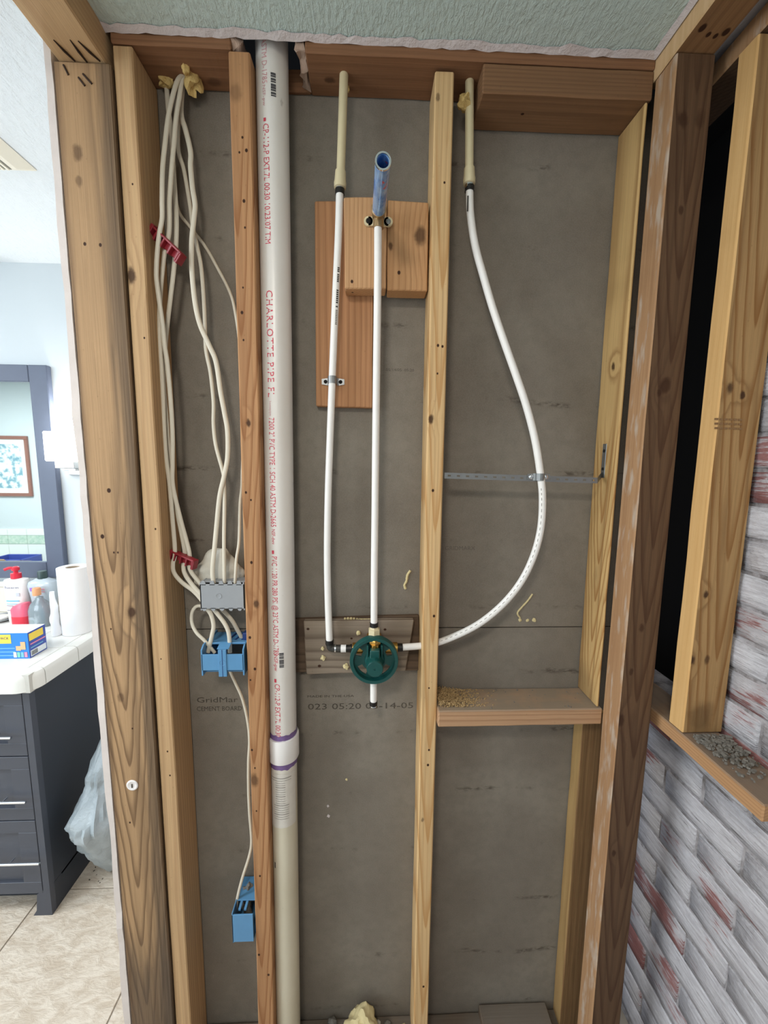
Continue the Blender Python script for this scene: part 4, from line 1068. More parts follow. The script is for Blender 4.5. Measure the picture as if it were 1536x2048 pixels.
cable('looped cable above the double blue box', Lp, ys(len(Lp), [.040, .042, .036, .024, .020]), .0040)
Gc = [(458, 1330), (462, 1346), (471, 1366), (485, 1398), (495, 1440), (499, 1480), (497, 1523), (497, 1576), (499, 1625), (503, 1680), (499, 1710), (485, 1755), (475, 1795), (470, 1834)]
cable('cable from the double blue box down into the small blue box', Gc, ys(len(Gc), [.030, .046, .052, .046, .044, .044, .040, .026]), .0036)

def clip(label, base, tip, y0, y1, flip, group='red cable clips'):
    a = at(*base, Y=y0); b = at(*tip, Y=y1)
    a.x = -0.4435
    t = thing('cable_clip', label, 'clip', a, group)
    d = b - a; L = d.length; u = d.normalized()
    up = Vector((0, 0, 1)); up = (up - u * up.dot(u)).normalized(); w = u.cross(up)
    def bar(s0, s1, u0, u1, w0, w1, nm):
        c = [a + u * (L * s) + up * p + w * q for p in (u0, u1) for s, q in ((s0, w0), (s1, w0), (s1, w1), (s0, w1))]
        return MB().hexa(c, .0008).build(nm, RED, t)
    bar(0.0, 1.0, -.009, .009, -.004, -.001, 'spine')
    bar(0.0, 1.0, .006, .010, -.006, .008, 'upper_flange')
    for k in range(4): bar(.18 + k * .25, .23 + k * .25, -.011, .009, -.010, .008, 'finger')
    bar(-.03, .06, -.011, .012, -.007, .009, 'nail_foot')
    bar(.93, 1.02, -.013, .009, -.009, .007, 'end_hook')
    return t
clip('upper red cable clip slanting off the side of the pale stud', (297, 462), (362, 517), .034, .014, 1)
clip('lower red cable clip near the grey box', (327, 1108), (390, 1128), .040, .022, 1)

# double blue box
x0 = at(403, 1320, Y=-.004).x; x1 = at(487, 1320, Y=-.004).x; zt = at(440, 1309, Y=-.004).z; zb = at(440, 1341, Y=-.004).z
bb = thing('outlet_box', 'double blue electrical box with cables entering its open top', 'box', Vector(((x0 + x1) / 2, .04, zb - .02)))
yf = -.004
MB().box(x0, x1, yf, yf + .003, zb, zt, .0006).build('back_panel', BLUE_BOX, bb)
for xa, xb in ((x0 - .001, x0 + .002), (x1 - .002, x1 + .001)):
    m = MB(); m.prism([(yf, zb - .012), (yf, zt + .010), (yf + .012, zt + .018), (.088, zt + .018), (.088, zb - .012)], 0, xa, xb); m.build('side_wall', BLUE_BOX, bb)
xm = (x0 + x1) / 2
cr = MB().box(xm - .009, xm + .009, yf - .002, yf + .005, zb - .014, zt + .011, .0006).build('centre_rib', BLUE_BOX, bb)
MB().box(xm - .0006, xm + .0006, yf - .0024, yf, zb - .014, zt + .011).build('joint_line', DARKBLUE, cr)
MB().lathe((xm + .0005, yf - .0015, (zb + zt) / 2), (0, -1, 0), [(0, .0065), (.001, .0065), (.0002, .0048), (.0002, .001)], 20).build('boss', BLUE_BOX, cr, True)
MB().box(x0 + .002, x1 - .002, .012, .086, zb - .012, zb - .009).build('floor_panel', BLUE_BOX, bb)
MB().box(x0 + .002, x1 - .002, .020, .034, zt + .012, zt + .017, .001).build('top_bar', BLUE_BOX, bb)
m = MB(); m.prism([(yf + .004, zt + .010), (yf + .024, zt + .016), (yf + .024, zt + .0175), (yf + .004, zt + .0115)], 0, xm - .013, xm + .013); m.build('top_bridge', BLUE_BOX, bb)
MB().box(x0 + .002, x1 - .002, .034, .086, zt + .010, zt + .013).build('top_panel', BLUE_BOX, bb)
for k in range(3):
    xx = xm - .004 + k * .016
    m = MB().hexa([Vector(v) for v in ((xx, .040, zt + .0132), (xx + .004, .040, zt + .0132), (xx + .012, .080, zt + .0132), (xx + .008, .080, zt + .0132), (xx, .040, zt + .0145), (xx + .004, .040, zt + .0145), (xx + .012, .080, zt + .0145), (xx + .008, .080, zt + .0145))]).build('slot_mark', DARKBLUE, bb)
MB().box(x1 - .012, x1 + .004, .030, .050, zt + .016, zt + .034, .002).build('mounting_ear', DARKBLUE, bb)
MB().box(x1 - .010, x1 + .006, .030, .050, zb - .018, zb - .008, .002).build('mounting_ear', DARKBLUE, bb)
# grey box
x0 = at(400, 1190, Y=.012).x; x1 = at(489, 1190, Y=.012).x; zt = at(445, 1165, Y=.012).z; zb = at(445, 1221, Y=.012).z
gb = thing('outlet_box', 'grey electrical box with three cables in its top slots', 'box', Vector(((x0 + x1) / 2, .05, zb)))
yf = .012; w = x1 - x0
MB().box(x0, x1, yf, yf + .003, zb + .004, zt - .004, .0005).build('back_panel', GREY_BOX, gb)
MB().box(x0, x0 + .003, yf, .088, zb, zt, .0005).build('side_wall', GREY_BOX, gb)
MB().box(x1 - .003, x1, yf, .088, zb, zt, .0005).build('side_wall', GREY_BOX, gb)
MB().box(x0, x1, yf + .012, .088, zt - .004, zt - .001, .0005).build('top_panel', GREY_BOX, gb)
MB().box(x0, x1, yf + .012, .088, zb, zb + .003, .0005).build('bottom_panel', GREY_BOX, gb)
for k in range(5):
    xa = x0 + w * (k / 5 + .02)
    m = MB(); m.prism([(xa, zt - .006), (xa + w * .12, zt - .006), (xa + w * .095, zt + .0035), (xa + w * .025, zt + .0035)], 1, yf, yf + .002); m.build('top_tooth', GREY_BOX, gb)
    m = MB(); m.prism([(xa, zb + .006), (xa + w * .12, zb + .006), (xa + w * .085, zb - .001), (xa + w * .035, zb - .001)], 1, yf, yf + .002); m.build('bottom_tooth', GREY_BOX, gb)
MB().lathe((x0 + w * .42, yf, zb + (zt - zb) * .52), (0, -1, 0), [(0, .006), (.0008, .006), (.0002, .0042), (.0002, .001)], 20).build('boss', GREY_BOX, gb, True)
# small blue box behind the orange stud
x0 = at(464, 1850, Y=-.002).x; x1 = at(512, 1850, Y=0).x; zt = at(480, 1830, Y=-.002).z; zb = at(480, 1884, Y=-.002).z
sb = thing('outlet_box', 'small single blue electrical box low beside the orange stud', 'box', Vector(((x0 + x1) / 2, .05, zb)))
x1 = -.279
MB().box(x0, x1, -.002, .001, zb, zt, .0005).build('back_panel', BLUE_BOX, sb)
MB().box(x0, x0 + .0025, -.002, .088, zb - .002, zt + .004, .0005).build('side_wall', BLUE_BOX, sb)
MB().box(x0, x1, .0, .088, zb, zb + .003, .0005).build('bottom_panel', BLUE_BOX, sb)
MB().box(x0, x1, .030, .088, zt - .001, zt + .002, .0005).build('top_panel', BLUE_BOX, sb)
for k in range(2): MB().box(x0 + .012 + k * .014, x0 + .018 + k * .014, .010, .030, zt - .004, zt + .001, .0005).build('cable_flap', BLUE_BOX, sb)
# dried compound above the grey box
q = at(437, 1132, Y=.062)
m = MB(); bmesh.ops.create_icosphere(m.bm, subdivisions=4, radius=1.0)
for v in m.bm.verts:
    k = 1 + .25 * noise.noise(v.co * 1.5 + Vector((2, 0, 0)))
    lay = .10 * math.sin(v.co.z * 9 + 2 * noise.noise(v.co * 2)) * max(0, -v.co.z + .5)
    v.co = Vector((v.co.x * .056 * (1 - .40 * max(0, v.co.z)), v.co.y * .020, v.co.z * .047)) * (k + lay) + q
    v.co.z += .25 * (v.co.x - q.x) * (-1 if v.co.x > q.x + .02 else .8)
tag(m.build('compound_lump', MUD, None, True), 'layered lump of dried white compound above the grey box', 'plaster')
q = at(494, 1800, Y=.055)
for k in range(3): blob('plaster_crumb', ['dark crumb of mortar above the small blue box', 'grey crumb of mortar beside the small blue box', 'upper crumb of mortar at the orange stud above the small box'][k], q + Vector((-.006 + .004 * k, .005, (-.012, -.034, .022)[k])), .012, RUBBLE, k + 20, cat='rubble', sq=(.9, .8, 1.3), amp=.7)

# ================================================================== debris
q = at(728, 2030, Z=.05); q.y = .045
blob('foam_mound', 'rounded mound of cream foam on the floor plate between the pipe and pale stud', Vector((at(725, 2040, Y=.045).x, .040, .080)), .042, PALEFOAM, 31, sq=(1.0, .9, 1.0), amp=.35, sub=4)
lab = ['grey', 'pale', 'cream', 'dark']
k = 0; chips = []
for i in range(24):
    x = -.155 + .26 * i / 23 + RND.uniform(-.006, .006)
    if -.075 < x < -.005: continue
    k += 1
    y = RND.uniform(.055, .082) if i % 2 else RND.uniform(.02, .05)
    r = RND.uniform(.009, .017)
    mt = RND.choice([RUBBLE, RUBBLE, PALEFOAM, MUD])
    m = MB(); bmesh.ops.create_icosphere(m.bm, subdivisions=1, radius=1)
    for v in m.bm.verts: v.co = Vector((v.co.x * 1.2, v.co.y * .8, v.co.z * .8)) * r * (1 + .6 * noise.noise(v.co * 2 + Vector((i * 3.1, 0, 0)))) + Vector((x, y, .0365 + r * .62))
    chips.append((x, mt, m.build('rubble_chip', mt)))
chips.sort(key=lambda c_: c_[0])
ORD = ['first', 'second', 'third', 'fourth', 'fifth', 'sixth', 'seventh', 'eighth', 'ninth', 'tenth', 'eleventh', 'twelfth']
lefts = [c_ for c_ in chips if c_[0] < -.04]; rights = [c_ for c_ in chips if c_[0] >= -.04][::-1]
for lst, whr in ((lefts, 'from the large white pipe, left of the foam mound'), (rights, 'from the pale stud, right of the foam mound')):
    for n_, (x_, mt_, o_) in enumerate(lst):
        colr = {'grey_rubble': 'grey', 'pale_foam': 'cream', 'dried_compound': 'off white'}[mt_.name]
        tag(o_, colr + ' rubble chip, ' + ORD[min(n_, 11)] + ' ' + whr, 'rubble', 'rubble chips beside the foam mound')
def crumbs(name, label, mat, pts, r0, r1, seed, kindlab='dust'):
    rd = random.Random(seed); m = MB()
    for p in pts:
        r = rd.uniform(r0, r1)
        mt = Matrix.Translation(p) @ Matrix.Rotation(rd.uniform(0, 6), 4, 'Z') @ Matrix.Rotation(rd.uniform(-.6, .6), 4, 'X') @ Matrix.Diagonal((rd.uniform(.6, 1.5), .7, .6, 1))
        bmesh.ops.create_cube(m.bm, size=r, matrix=mt)
    return tag(m.build(name, mat), label, kindlab, None, 'stuff')
rd = random.Random(3); pts = []
for i in range(1500):
    x = .170 + abs(rd.gauss(0, .045)); y = rd.uniform(.012, .085)
    if x < .40: pts.append(Vector((x, y, 1.0292 + max(0, .012 - .14 * (x - .17)) * rd.random())))
crumbs('sawdust', 'fine yellow sawdust heaped at the left end of the shelf block', SAWDUST, pts, .0015, .0035, 5)
pts = [Vector((rd.uniform(.18, .53), rd.uniform(.004, .085), 1.0295)) for i in range(34)]
crumbs('dark_specks', 'dark specks scattered over the shelf block', RUBBLE, pts, .0012, .003, 6)
pts = []
for i in range(300):
    y = -.12 - abs(rd.gauss(0, .05)); x = rd.uniform(.672, .742)
    if y > -.275: pts.append(Vector((x, y, 1.0435 + rd.random() * .006)))
crumbs('mortar_grit', 'grey mortar grit on the sill board below the yellow stud', RUBBLE, pts, .003, .008, 7)
pts = [Vector((at(x, y, Z=0.0).x, at(x, y, Z=0).y, .0012)) for x, y in [(191, 1735), (193, 1750), (179, 1760), (197, 1763), (205, 1758), (188, 1742), (200, 1766)]]
crumbs('floor_specks', 'dark specks on the tile below the plastic bag', GREYINK, pts, .003, .006, 8)

# ================================================================== the bathroom at the left
# vanity
VX, VY, VZ = -1.113, 0.405, 0.848
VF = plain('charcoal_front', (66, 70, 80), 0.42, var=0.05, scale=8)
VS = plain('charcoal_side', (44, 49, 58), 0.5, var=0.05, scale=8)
va = thing('vanity', 'charcoal bathroom vanity with shaker drawers and white counter', 'vanity', (-1.7, 0.67, 0))
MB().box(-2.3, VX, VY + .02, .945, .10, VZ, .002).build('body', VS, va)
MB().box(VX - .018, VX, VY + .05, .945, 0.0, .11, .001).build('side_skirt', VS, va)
m = MB(); m.prism([(VX - .065, 0), (VX, 0), (VX, VZ), (VX - .022, VZ), (VX - .022, .10), (VX - .045, .085), (VX - .052, .02)], 1, VY, VY + .022); m.build('corner_stile', VF, va)
MB().box(VX - .0135, VX + .001, VY + .018, VY + .055, 0, .11, .002).build('foot', VS, va)
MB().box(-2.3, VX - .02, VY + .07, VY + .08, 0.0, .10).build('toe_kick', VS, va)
zl = [VZ - .004, at(80, 1512, Y=VY).z, at(85, 1640, Y=VY).z, .088]
xr = VX - .024
for k in range(3):
    zt, zb = zl[k] - .002, zl[k + 1] + .002
    d = MB(); fw = .060
    d.box(-1.62, xr, VY - .001, VY + .018, zt - fw * .75, zt, .001); d.box(-1.62, xr, VY - .001, VY + .018, zb, zb + fw * .75, .001)
    d.box(xr - fw, xr, VY - .001, VY + .018, zb + fw * .75, zt - fw * .75, .001); d.box(-1.62, -1.62 + fw, VY - .001, VY + .018, zb + fw * .75, zt - fw * .75, .001)
    dr = d.build('drawer', VF, va)
    MB().box(-1.62 + fw, xr - fw, VY + .008, VY + .014, zb + fw * .75, zt - fw * .75).build('recessed_panel', VF, dr)
    zc = (zt + zb) / 2
    zp = at((22, 37, 51)[k], (1475, 1604, 1727)[k], Y=VY - .02).z
    br = MB().tube([Vector((-1.40, VY - .022, zp)), Vector((at((22, 37, 51)[k], 1475, Y=VY - .022).x + (0, 0, 0)[k], VY - .022, zp))], .0046, 12)
    for xx in (-1.37, -1.22): br.tube([Vector((xx, VY + .0, zp)), Vector((xx, VY - .022, zp))], .003, 8)
    br.build('glint_bar', CHROME, dr, True)  # chrome bar built for the glossy reflection along the panel's lower ledge
# counter
CT = plain('white_counter_tile', (228, 228, 222), 0.22, var=0.02, scale=6)
CG = plain('counter_grout', (196, 194, 186), 0.8)
ZT = .912
ct = thing('countertop', 'white tiled countertop with rounded corner on the vanity', 'countertop', (-1.7, .66, .85))
XE, YE = -1.083, .378
MB().box(-2.3, XE - .012, YE + .012, .949, .849, ZT - .002).build('bed', CG, ct)
# field tiles
tw = .152
for i in range(5):
    for j in range(4):
        x1 = XE - .052 - i * tw; x0 = x1 - tw + .003; y0 = YE + .052 + j * tw; y1 = min(y0 + tw - .003, .947)
        if y1 - y0 < .01: continue
        MB().box(x0, x1 - .0, y0, y1, ZT - .006, ZT, .001).build('tile', CT, ct)
def edge_profile(d):          # outward distance, height: bullnose
    return [(-.049, ZT - .006), (-.049, ZT), (-.014, ZT + .0005), (-.005, ZT - .003), (-.001, ZT - .011), (0, ZT - .020), (0, .853), (-.004, .850), (-.012, .850)]
def edge_run(p0, p1, out, nm='edge_tile'):
    m = MB(); rows = []
    for p in (p0, p1):
        rows.append([m.bm.verts.new(Vector((p[0] + out[0] * d, p[1] + out[1] * d, z))) for d, z in edge_profile(0)])
    m.skin(rows); return m.build(nm, CT, ct, True)
CR = .060
for k in range(5):
    b = XE - CR - k * tw; edge_run((b - tw + .003, YE), (b, YE), (0, -1))
for k in range(4):
    a = YE + CR + .003 + k * tw; b = min(a + tw - .003, .947)
    if b - a > .01: edge_run((XE, a), (XE, b), (1, 0))
m = MB(); rows = []
for k in range(9):
    t = -math.pi / 2 + (math.pi / 2) * k / 8; cx, cy = XE - CR, YE + CR
    rows.append([m.bm.verts.new(Vector((cx + math.cos(t) * (CR + d), cy + math.sin(t) * (CR + d), z))) for d, z in edge_profile(0)])
m.skin(rows); m.build('corner_tile', CT, ct, True)
# backsplash
BS = plain('cream_backsplash_tile', (222, 212, 196), 0.3, var=0.08, scale=9)
bs = thing('backsplash', 'cream tiled backsplash along the wall under the mirror', 'backsplash', (-1.7, .943, ZT))
zsp = at(10, 1163, Y=.938).z
for k in range(8):
    x1 = -1.10 - k * .152
    MB().box(x1 - .150, x1, .936, .949, ZT + .002, zsp - .026, .001).build('tile', BS, bs)
    MB().box(x1 - .150, x1, .932, .949, zsp - .024, zsp, .003).build('cap_tile', CT, bs)
# mirror
MF = plain('grey_mirror_frame', (84, 93, 112), 0.4, var=0.05)
MS = plain('mirror_silver', (236, 246, 242), 0.02, 1.0, var=0.0)
YM = .922
c1 = at(93, 730, Y=YM); c2 = at(130, 1156, Y=YM)
xR = (at(93, 730, Y=YM).x + at(130, 1156, Y=YM).x) / 2; zT = c1.z; zB = c2.z
xi = (at(56, 763, Y=YM).x + at(94, 1124, Y=YM).x) / 2; zTi = at(30, 763, Y=YM).z; zBi = at(30, 1124, Y=YM).z
mi = thing('wall_mirror', 'wall mirror in a wide slate grey frame above the vanity', 'mirror', (-1.8, .935, zB))
for nm, b in (('frame_stile', (xi, xR, zB, zT)), ('frame_rail', (-2.25, xi, zTi, zT)), ('frame_rail', (-2.25, xi, zB, zBi)), ('frame_stile', (-2.33, -2.25, zB, zT))):
    MB().box(b[0], b[1], YM, .9485, b[2], b[3], .003).build(nm, MF, mi)
MB().box(-2.25, xi, YM + .012, YM + .016, zBi, zTi).build('mirror_glass', MS, mi)
# sconce
SHM = NT('glowing_shade'); SHM.b.inputs['Emission Color'].default_value = (1.0, 0.97, 0.92, 1); SHM.b.inputs['Emission Strength'].default_value = 6.0
SHM = SHM.fin(lin((250, 250, 248)), .5)
YS = .86
a = at(83, 862, Y=YS); b = at(88, 922, Y=YS)
xl = at(86, 892, Y=YS).x; w = .125; zt, zb = a.z, b.z
sc = thing('wall_sconce', 'glowing white square shade sconce right of the mirror', 'lamp', (xl + w / 2, .90, zb - .06))
m = MB()
for (x0, x1, y0, y1) in ((xl, xl + w, YS, YS + .003), (xl, xl + w, YS + .080, YS + .083), (xl, xl + .003, YS, YS + .083), (xl + w - .003, xl + w, YS, YS + .083)): m.box(x0, x1, y0, y1, zb, zt)
m = MB(); m.box(xl, xl + w, YS, YS + .070, zb, zt, .004); m.build('shade', SHM, sc)
GLS = plain('satin_nickel', (190, 192, 192), .3, .9)
MB().box(xl + .030, xl + w - .015, YS + .012, YS + .06, zb - .030, zb, .002).build('socket_cup', GLS, sc)
MB().box(xl + .045, xl + w - .03, YS + .04, .949, zb - .040, zb - .030, .002).build('arm', GLS, sc)
MB().box(xl + .035, xl + w - .02, .938, .949, zb - .06, zb + .05, .002).build('wall_plate', GLS, sc)
lt = bpy.data.lights.new('sconce_bulb', 'POINT'); lt.energy = 7.0; lt.color = (1, .95, .88); lt.shadow_soft_size = .03
lo = bpy.data.objects.new('sconce_bulb', lt); COL.objects.link(lo); lo.location = (xl + w / 2, YS + .076, zt + .03)
# ceiling vent
VENT = plain('vent_plastic', (232, 228, 212), 0.5, var=0.02)
v1 = at(79, 351, Z=ZC - .012)
ve = thing('ceiling_vent', 'cream exhaust fan cover on the bathroom ceiling', 'vent', (v1.x - .15, v1.y - .15, ZC - .02))
S = .30
m = MB(); X1, Y1 = v1.x, v1.y; X0, Y0 = X1 - S, Y1 - S
m.hexa([Vector(v) for v in ((X0 + .035, Y0 + .035, ZC - .022), (X1 - .035, Y0 + .035, ZC - .022), (X1 - .035, Y1 - .035, ZC - .022), (X0 + .035, Y1 - .035, ZC - .022), (X0, Y0, ZC - .001), (X1, Y0, ZC - .001), (X1, Y1, ZC - .001), (X0, Y1, ZC - .001))], .003)
m.build('cover', VENT, ve)
VD = plain('vent_gap', (120, 120, 112), .8)
for k in range(14):
    xx = X1 - .045 - k * .0135
    MB().box(xx - .0045, xx, Y0 + .04, Y1 - .036, ZC - .0226, ZC - .0212).build('slot', VD, ve)
    MB().box(xx - .012, xx - .0055, Y0 + .04, Y1 - .036, ZC - .0255, ZC - .0216, .0006).build('louvre', VENT, ve)

# things on the counter
def onc(px, py): return at(px, py, Z=ZT)
# paper towel roll
p = onc(157, 1262); k = mpp(p)
pr = thing('paper_towel_roll', 'white paper towel roll standing at the right end of the counter', 'paper towel', p)
r = 26 * k; h = at(157, 1132, Y=p.y).z - ZT - .004
PT = plain('paper_towel', (240, 240, 240), .9, var=.02, bump=.3, bscale=260)
MB().lathe(p + Vector((0, 0, .001)), (0, 0, 1), [(0, r * .99), (h, r), (h, r * .47), (h * .93, r * .45)], 40, cap=False).build('paper', PT, pr, True)
MB().lathe(p + Vector((0, 0, h * .2)), (0, 0, 1), [(0, r * .46), (h * .795, r * .46), (h * .795, r * .40), (0, r * .40)], 30, cap=False).build('core', plain('cardboard_core', (176, 160, 140), .9), pr, True)
MB().lathe(p, (0, 0, 1), [(0, r * .95), (.002, r * .95)], 32).build('bottom_disc', PT, pr)
pts = [(p.x - r * .95, p.y - .02), (p.x - r * 1.08, p.y + .005), (p.x - r * 1.1, p.y + .03)]
m = MB(); rows = [[m.bm.verts.new((x, y, ZT + .05)), m.bm.verts.new((x - (.004 if i else 0), y, ZT + h - .012 * i))] for i, (x, y) in enumerate(pts)]
rows2 = [[m.bm.verts.new((x + .001, y + .001, ZT + .05)), m.bm.verts.new((x + .001 - (.004 if i else 0), y + .001, ZT + h - .012 * i))] for i, (x, y) in enumerate(pts)]
for R in (rows, rows2):
    for a, b in zip(R, R[1:]): m.bm.faces.new((a[0], b[0], b[1], a[1]))
m.build('loose_sheet', PT, pr)
# folded white packet
p = onc(114, 1270); k = mpp(p); h = at(119, 1184, Y=p.y).z - ZT
m = MB(); rows = []
for i in range(13):
    t = i / 12; z = ZT + .001 + h * t
    wd = (.017 - .010 * t ** 2) * (1 + .12 * math.sin(i * 1.7)); dp = .016 * (1 - .7 * t) + .002
    cx = p.x - .003 * t + .002 * math.sin(i)
    rows.append([m.bm.verts.new((cx + wd * math.cos(a) * (1 + .12 * math.sin(3 * a + i)), p.y + dp * math.sin(a), z)) for a in [2 * math.pi * q / 14 for q in range(14)]])
m.skin(rows); tag(m.build('wipes_packet', PT, None, True), 'crumpled white packet leaning beside the paper towel roll', 'packet')
# small white bottle beyond the roll
p = onc(189, 1246); k = mpp(p); p.y = .86; p.x = at(188, 1240, Y=.86).x
wb_ = thing('white_bottle', 'small white bottle peeking out right of the paper towel roll', 'bottle', p)
MB().lathe(p, (0, 0, 1), [(0, .012), (.002, .014), (.05, .014), (.058, .008), (.06, .007)], 20).build('body', WHITE_PL, wb_, True)
MB().lathe(p + Vector((0, 0, .06)), (0, 0, 1), [(0, .0085), (.02, .0085), (.022, .006)], 16).build('cap', WHITE_PL, wb_, True)
def oval_body(p, prof, n=28, asp=.55):
    m = MB(); rows = []
    for z, w in prof:
        rows.append([m.bm.verts.new((p.x + w * math.copysign(abs(math.cos(a)) ** .7, math.cos(a)), p.y + w * asp * math.copysign(abs(math.sin(a)) ** .7, math.sin(a)), p.z + z)) for a in [2 * math.pi * q / n for q in range(n)]])
    return m.skin(rows)
def label_patch(p, w, asp, z0, z1, x0, x1, mat, nm, parent, eps=.0008):
    m = MB(); rows = []
    for i in range(7):
        x = x0 + (x1 - x0) * i / 6
        ca = max(-1, min(1, x / w)); a = math.acos(math.copysign(abs(ca) ** (1 / .7), ca))
        y = -w * asp * abs(math.sin(a)) ** .7 - eps
        rows.append([m.bm.verts.new((p.x + x, p.y + y, p.z + z)) for z in (z0, z1)])
    for a_, b_ in zip(rows, rows[1:]): m.bm.faces.new((a_[0], b_[0], b_[1], a_[1]))
    return m.build(nm, mat, parent)
def label_text(p, w, asp, s, x0, x1, z, h, mat, parent):
    def fn(u, v):
        x = x0 + u; ca = max(-1, min(1, x / w)); a = math.acos(math.copysign(abs(ca) ** (1 / .7), ca))
        return Vector((p.x + x, p.y - w * asp * abs(math.sin(a)) ** .7 - .0012, p.z + z + v))
    return print_on('printed_text', s, fn, x1 - x0, h, mat, parent)
REDP = plain('red_bottle_plastic', (216, 40, 62), .35)
BLUEI = plain('pale_blue_print', (120, 184, 214), .6); NAVY = plain('navy_print', (52, 62, 110), .6); PINKI = plain('pink_print', (226, 140, 170), .6)
# lotion bottle with pump
p = onc(42, 1242); k = mpp(p); w = 22 * k; h = at(42, 1156, Y=p.y).z - ZT
lb = thing('lotion_bottle', 'white lotion bottle with red pump on the counter', 'bottle', p)
MB.__dict__
oval_body(p, [(0, w * .80), (.003, w * .86), (h * .8, w * .98), (h * .93, w), (h * .98, w * .9), (h, w * .5)]).build('body', WHITE_PL, lb, True)
MB().lathe(p + Vector((0, 0, h)), (0, 0, 1), [(0, .017), (.001, .0185), (.022, .0178), (.024, .008), (.034, .0075)], 22).build('collar', REDP, lb, True)
m = MB(); m.lathe(p + Vector((0, 0, h + .033)), (0, 0, 1), [(0, .012), (.004, .0145), (.014, .013), (.017, .008)], 20); m.tube(spline([p + Vector((0, -.002, h + .043)), p + Vector((-.016, -.010, h + .046)), p + Vector((-.030, -.018, h + .040))], 5), .006, 10, radii=None)
m2 = m.build('pump_head', REDP, lb, True)
label_text(p, w, .55, 'Eucerin', -w * .62, w * .55, h * .80, .009, NAVY, lb)
label_patch(p, w, .55, h * .50, h * .53, -w * .62, w * .5, BLUEI, 'label_stripe', lb); label_patch(p, w, .55, h * .44, h * .455, -w * .62, w * .35, BLUEI, 'label_stripe', lb)
label_patch(p, w, .55, h * .40, h * .41, -w * .62, 0, NAVY, 'label_stripe', lb); label_patch(p, w, .55, h * .30, h * .31, -w * .62, w * .2, NAVY, 'label_stripe', lb); label_patch(p, w, .55, h * .62, h * .70, w * .28, w * .58, plain('grey_seal', (190, 196, 204), .6), 'label_seal', lb)
# mouthwash bottle
p = onc(86, 1243); p.y += .02; k = mpp(p); w = 27 * k; h = at(86, 1156, Y=p.y).z - ZT
CLR = plain('milky_clear_plastic', (214, 226, 234), .2, var=.02, trans=.35)
mw = thing('mouthwash_bottle', 'milky clear mouthwash bottle with dark green cap behind the orange capped bottle', 'bottle', p)
oval_body(p, [(0, w * .62), (.003, w * .70), (h * .25, w * .74), (h * .6, w * .86), (h * .85, w), (h * .93, w * .9), (h * .985, w * .5), (h, w * .42)]).build('body', CLR, mw, True)
MB().lathe(p + Vector((0, 0, h - .001)), (0, 0, 1), [(0, .016), (.001, .0172), (.030, .0168), (.032, .0150)], 24).build('cap', plain('dark_green_cap', (46, 66, 66), .4), mw, True)
label_text(p, w, .55, 'LISTERINE', -w * .45, w * .55, h * .42, .010, INK, mw)
label_patch(p, w, .55, h * .78, h * .80, -w * .1, w * .5, PINKI, 'label_stripe', mw); label_patch(p, w, .55, h * .72, h * .735, 0, w * .5, PINKI, 'label_stripe', mw); label_patch(p, w, .55, h * .74, h * .82, -w * .55, -w * .35, plain('violet_print', (150, 110, 190), .6), 'label_seal', mw); label_patch(p, w, .55, h * .2, h * .34, w * .5, w * .68, plain('magenta_print', (206, 60, 120), .6), 'label_flag', mw)
# small clear bottle with orange cap
p = onc(84, 1250); k = mpp(p); w = 20 * k; h = at(84, 1198, Y=p.y).z - ZT
sn = thing('sanitizer_bottle', 'small clear bottle with orange cap in front of the mouthwash', 'bottle', p)
oval_body(p, [(0, w * .9), (.003, w), (h * .62, w), (h * .85, w * .75), (h, w * .35), (h + .01, w * .33)], asp=.7).build('body', plain('clear_gel', (206, 222, 228), .12, trans=.7, var=.02), sn, True)
zc_ = at(77, 1190, Y=p.y).z - ZT; zc2 = at(77, 1177, Y=p.y).z - ZT
MB().lathe(p + Vector((-.008, 0, h + .006)), (0, 0, 1), [(0, .008), (zc_ - h - .004, .0085)], 16).build('neck', plain('frosted_neck', (224, 230, 232), .3), sn, True)
MB().lathe(p + Vector((-.008, 0, zc_)), (0, 0, 1), [(0, .0145), (zc2 - zc_, .0145), (zc2 - zc_ + .003, .012)], 22).build('cap', plain('orange_cap', (222, 158, 112), .5), sn, True)
# red bottle lying in front
p = onc(47, 1250); p = at(47, 1252, Z=ZT); k = mpp(p); w = 17 * k; h = at(47, 1208, Y=p.y).z - ZT
rb = thing('red_bottle', 'squat red bottle with pink shoulder behind the bandage box', 'bottle', p)
oval_body(p, [(0, w * .92), (.003, w), (h * .5, w * 1.0)], asp=.7).build('base', REDP, rb, True)
m = oval_body(p + Vector((0, 0, h * .5)), [(0, w * .99), (h * .35, w * 1.02), (h * .5, w * .8), (h * .54, w * .4)], asp=.7)
for v in m.bm.verts: v.co.z += (v.co.x - p.x) * .25 * (v.co.z - p.z - h * .5) / (h * .5)
m.build('shoulder', plain('pink_shoulder', (226, 98, 122), .3), rb, True)
# tape roll
p = onc(68, 1249); p.y -= .02; p = Vector((at(68, 1249, Y=p.y).x, p.y, ZT))
tpz = MB(); r = 10 * mpp(p)
tr2 = thing('tape_roll', 'small white tape roll standing in front of the orange capped bottle', 'tape', p)
MB().lathe(p + Vector((0, .006, r)), (0, -1, 0), [(0, r * .55), (0, r), (.012, r), (.012, r * .55), (0, r * .55)], 28, cap=False).build('tape', PT, tr2, True)
MB().lathe(p + Vector((0, .005, r)), (0, -1, 0), [(0, r * .56), (.010, r * .56)], 24).build('core', plain('tape_core', (200, 204, 196), .6), tr2, True)
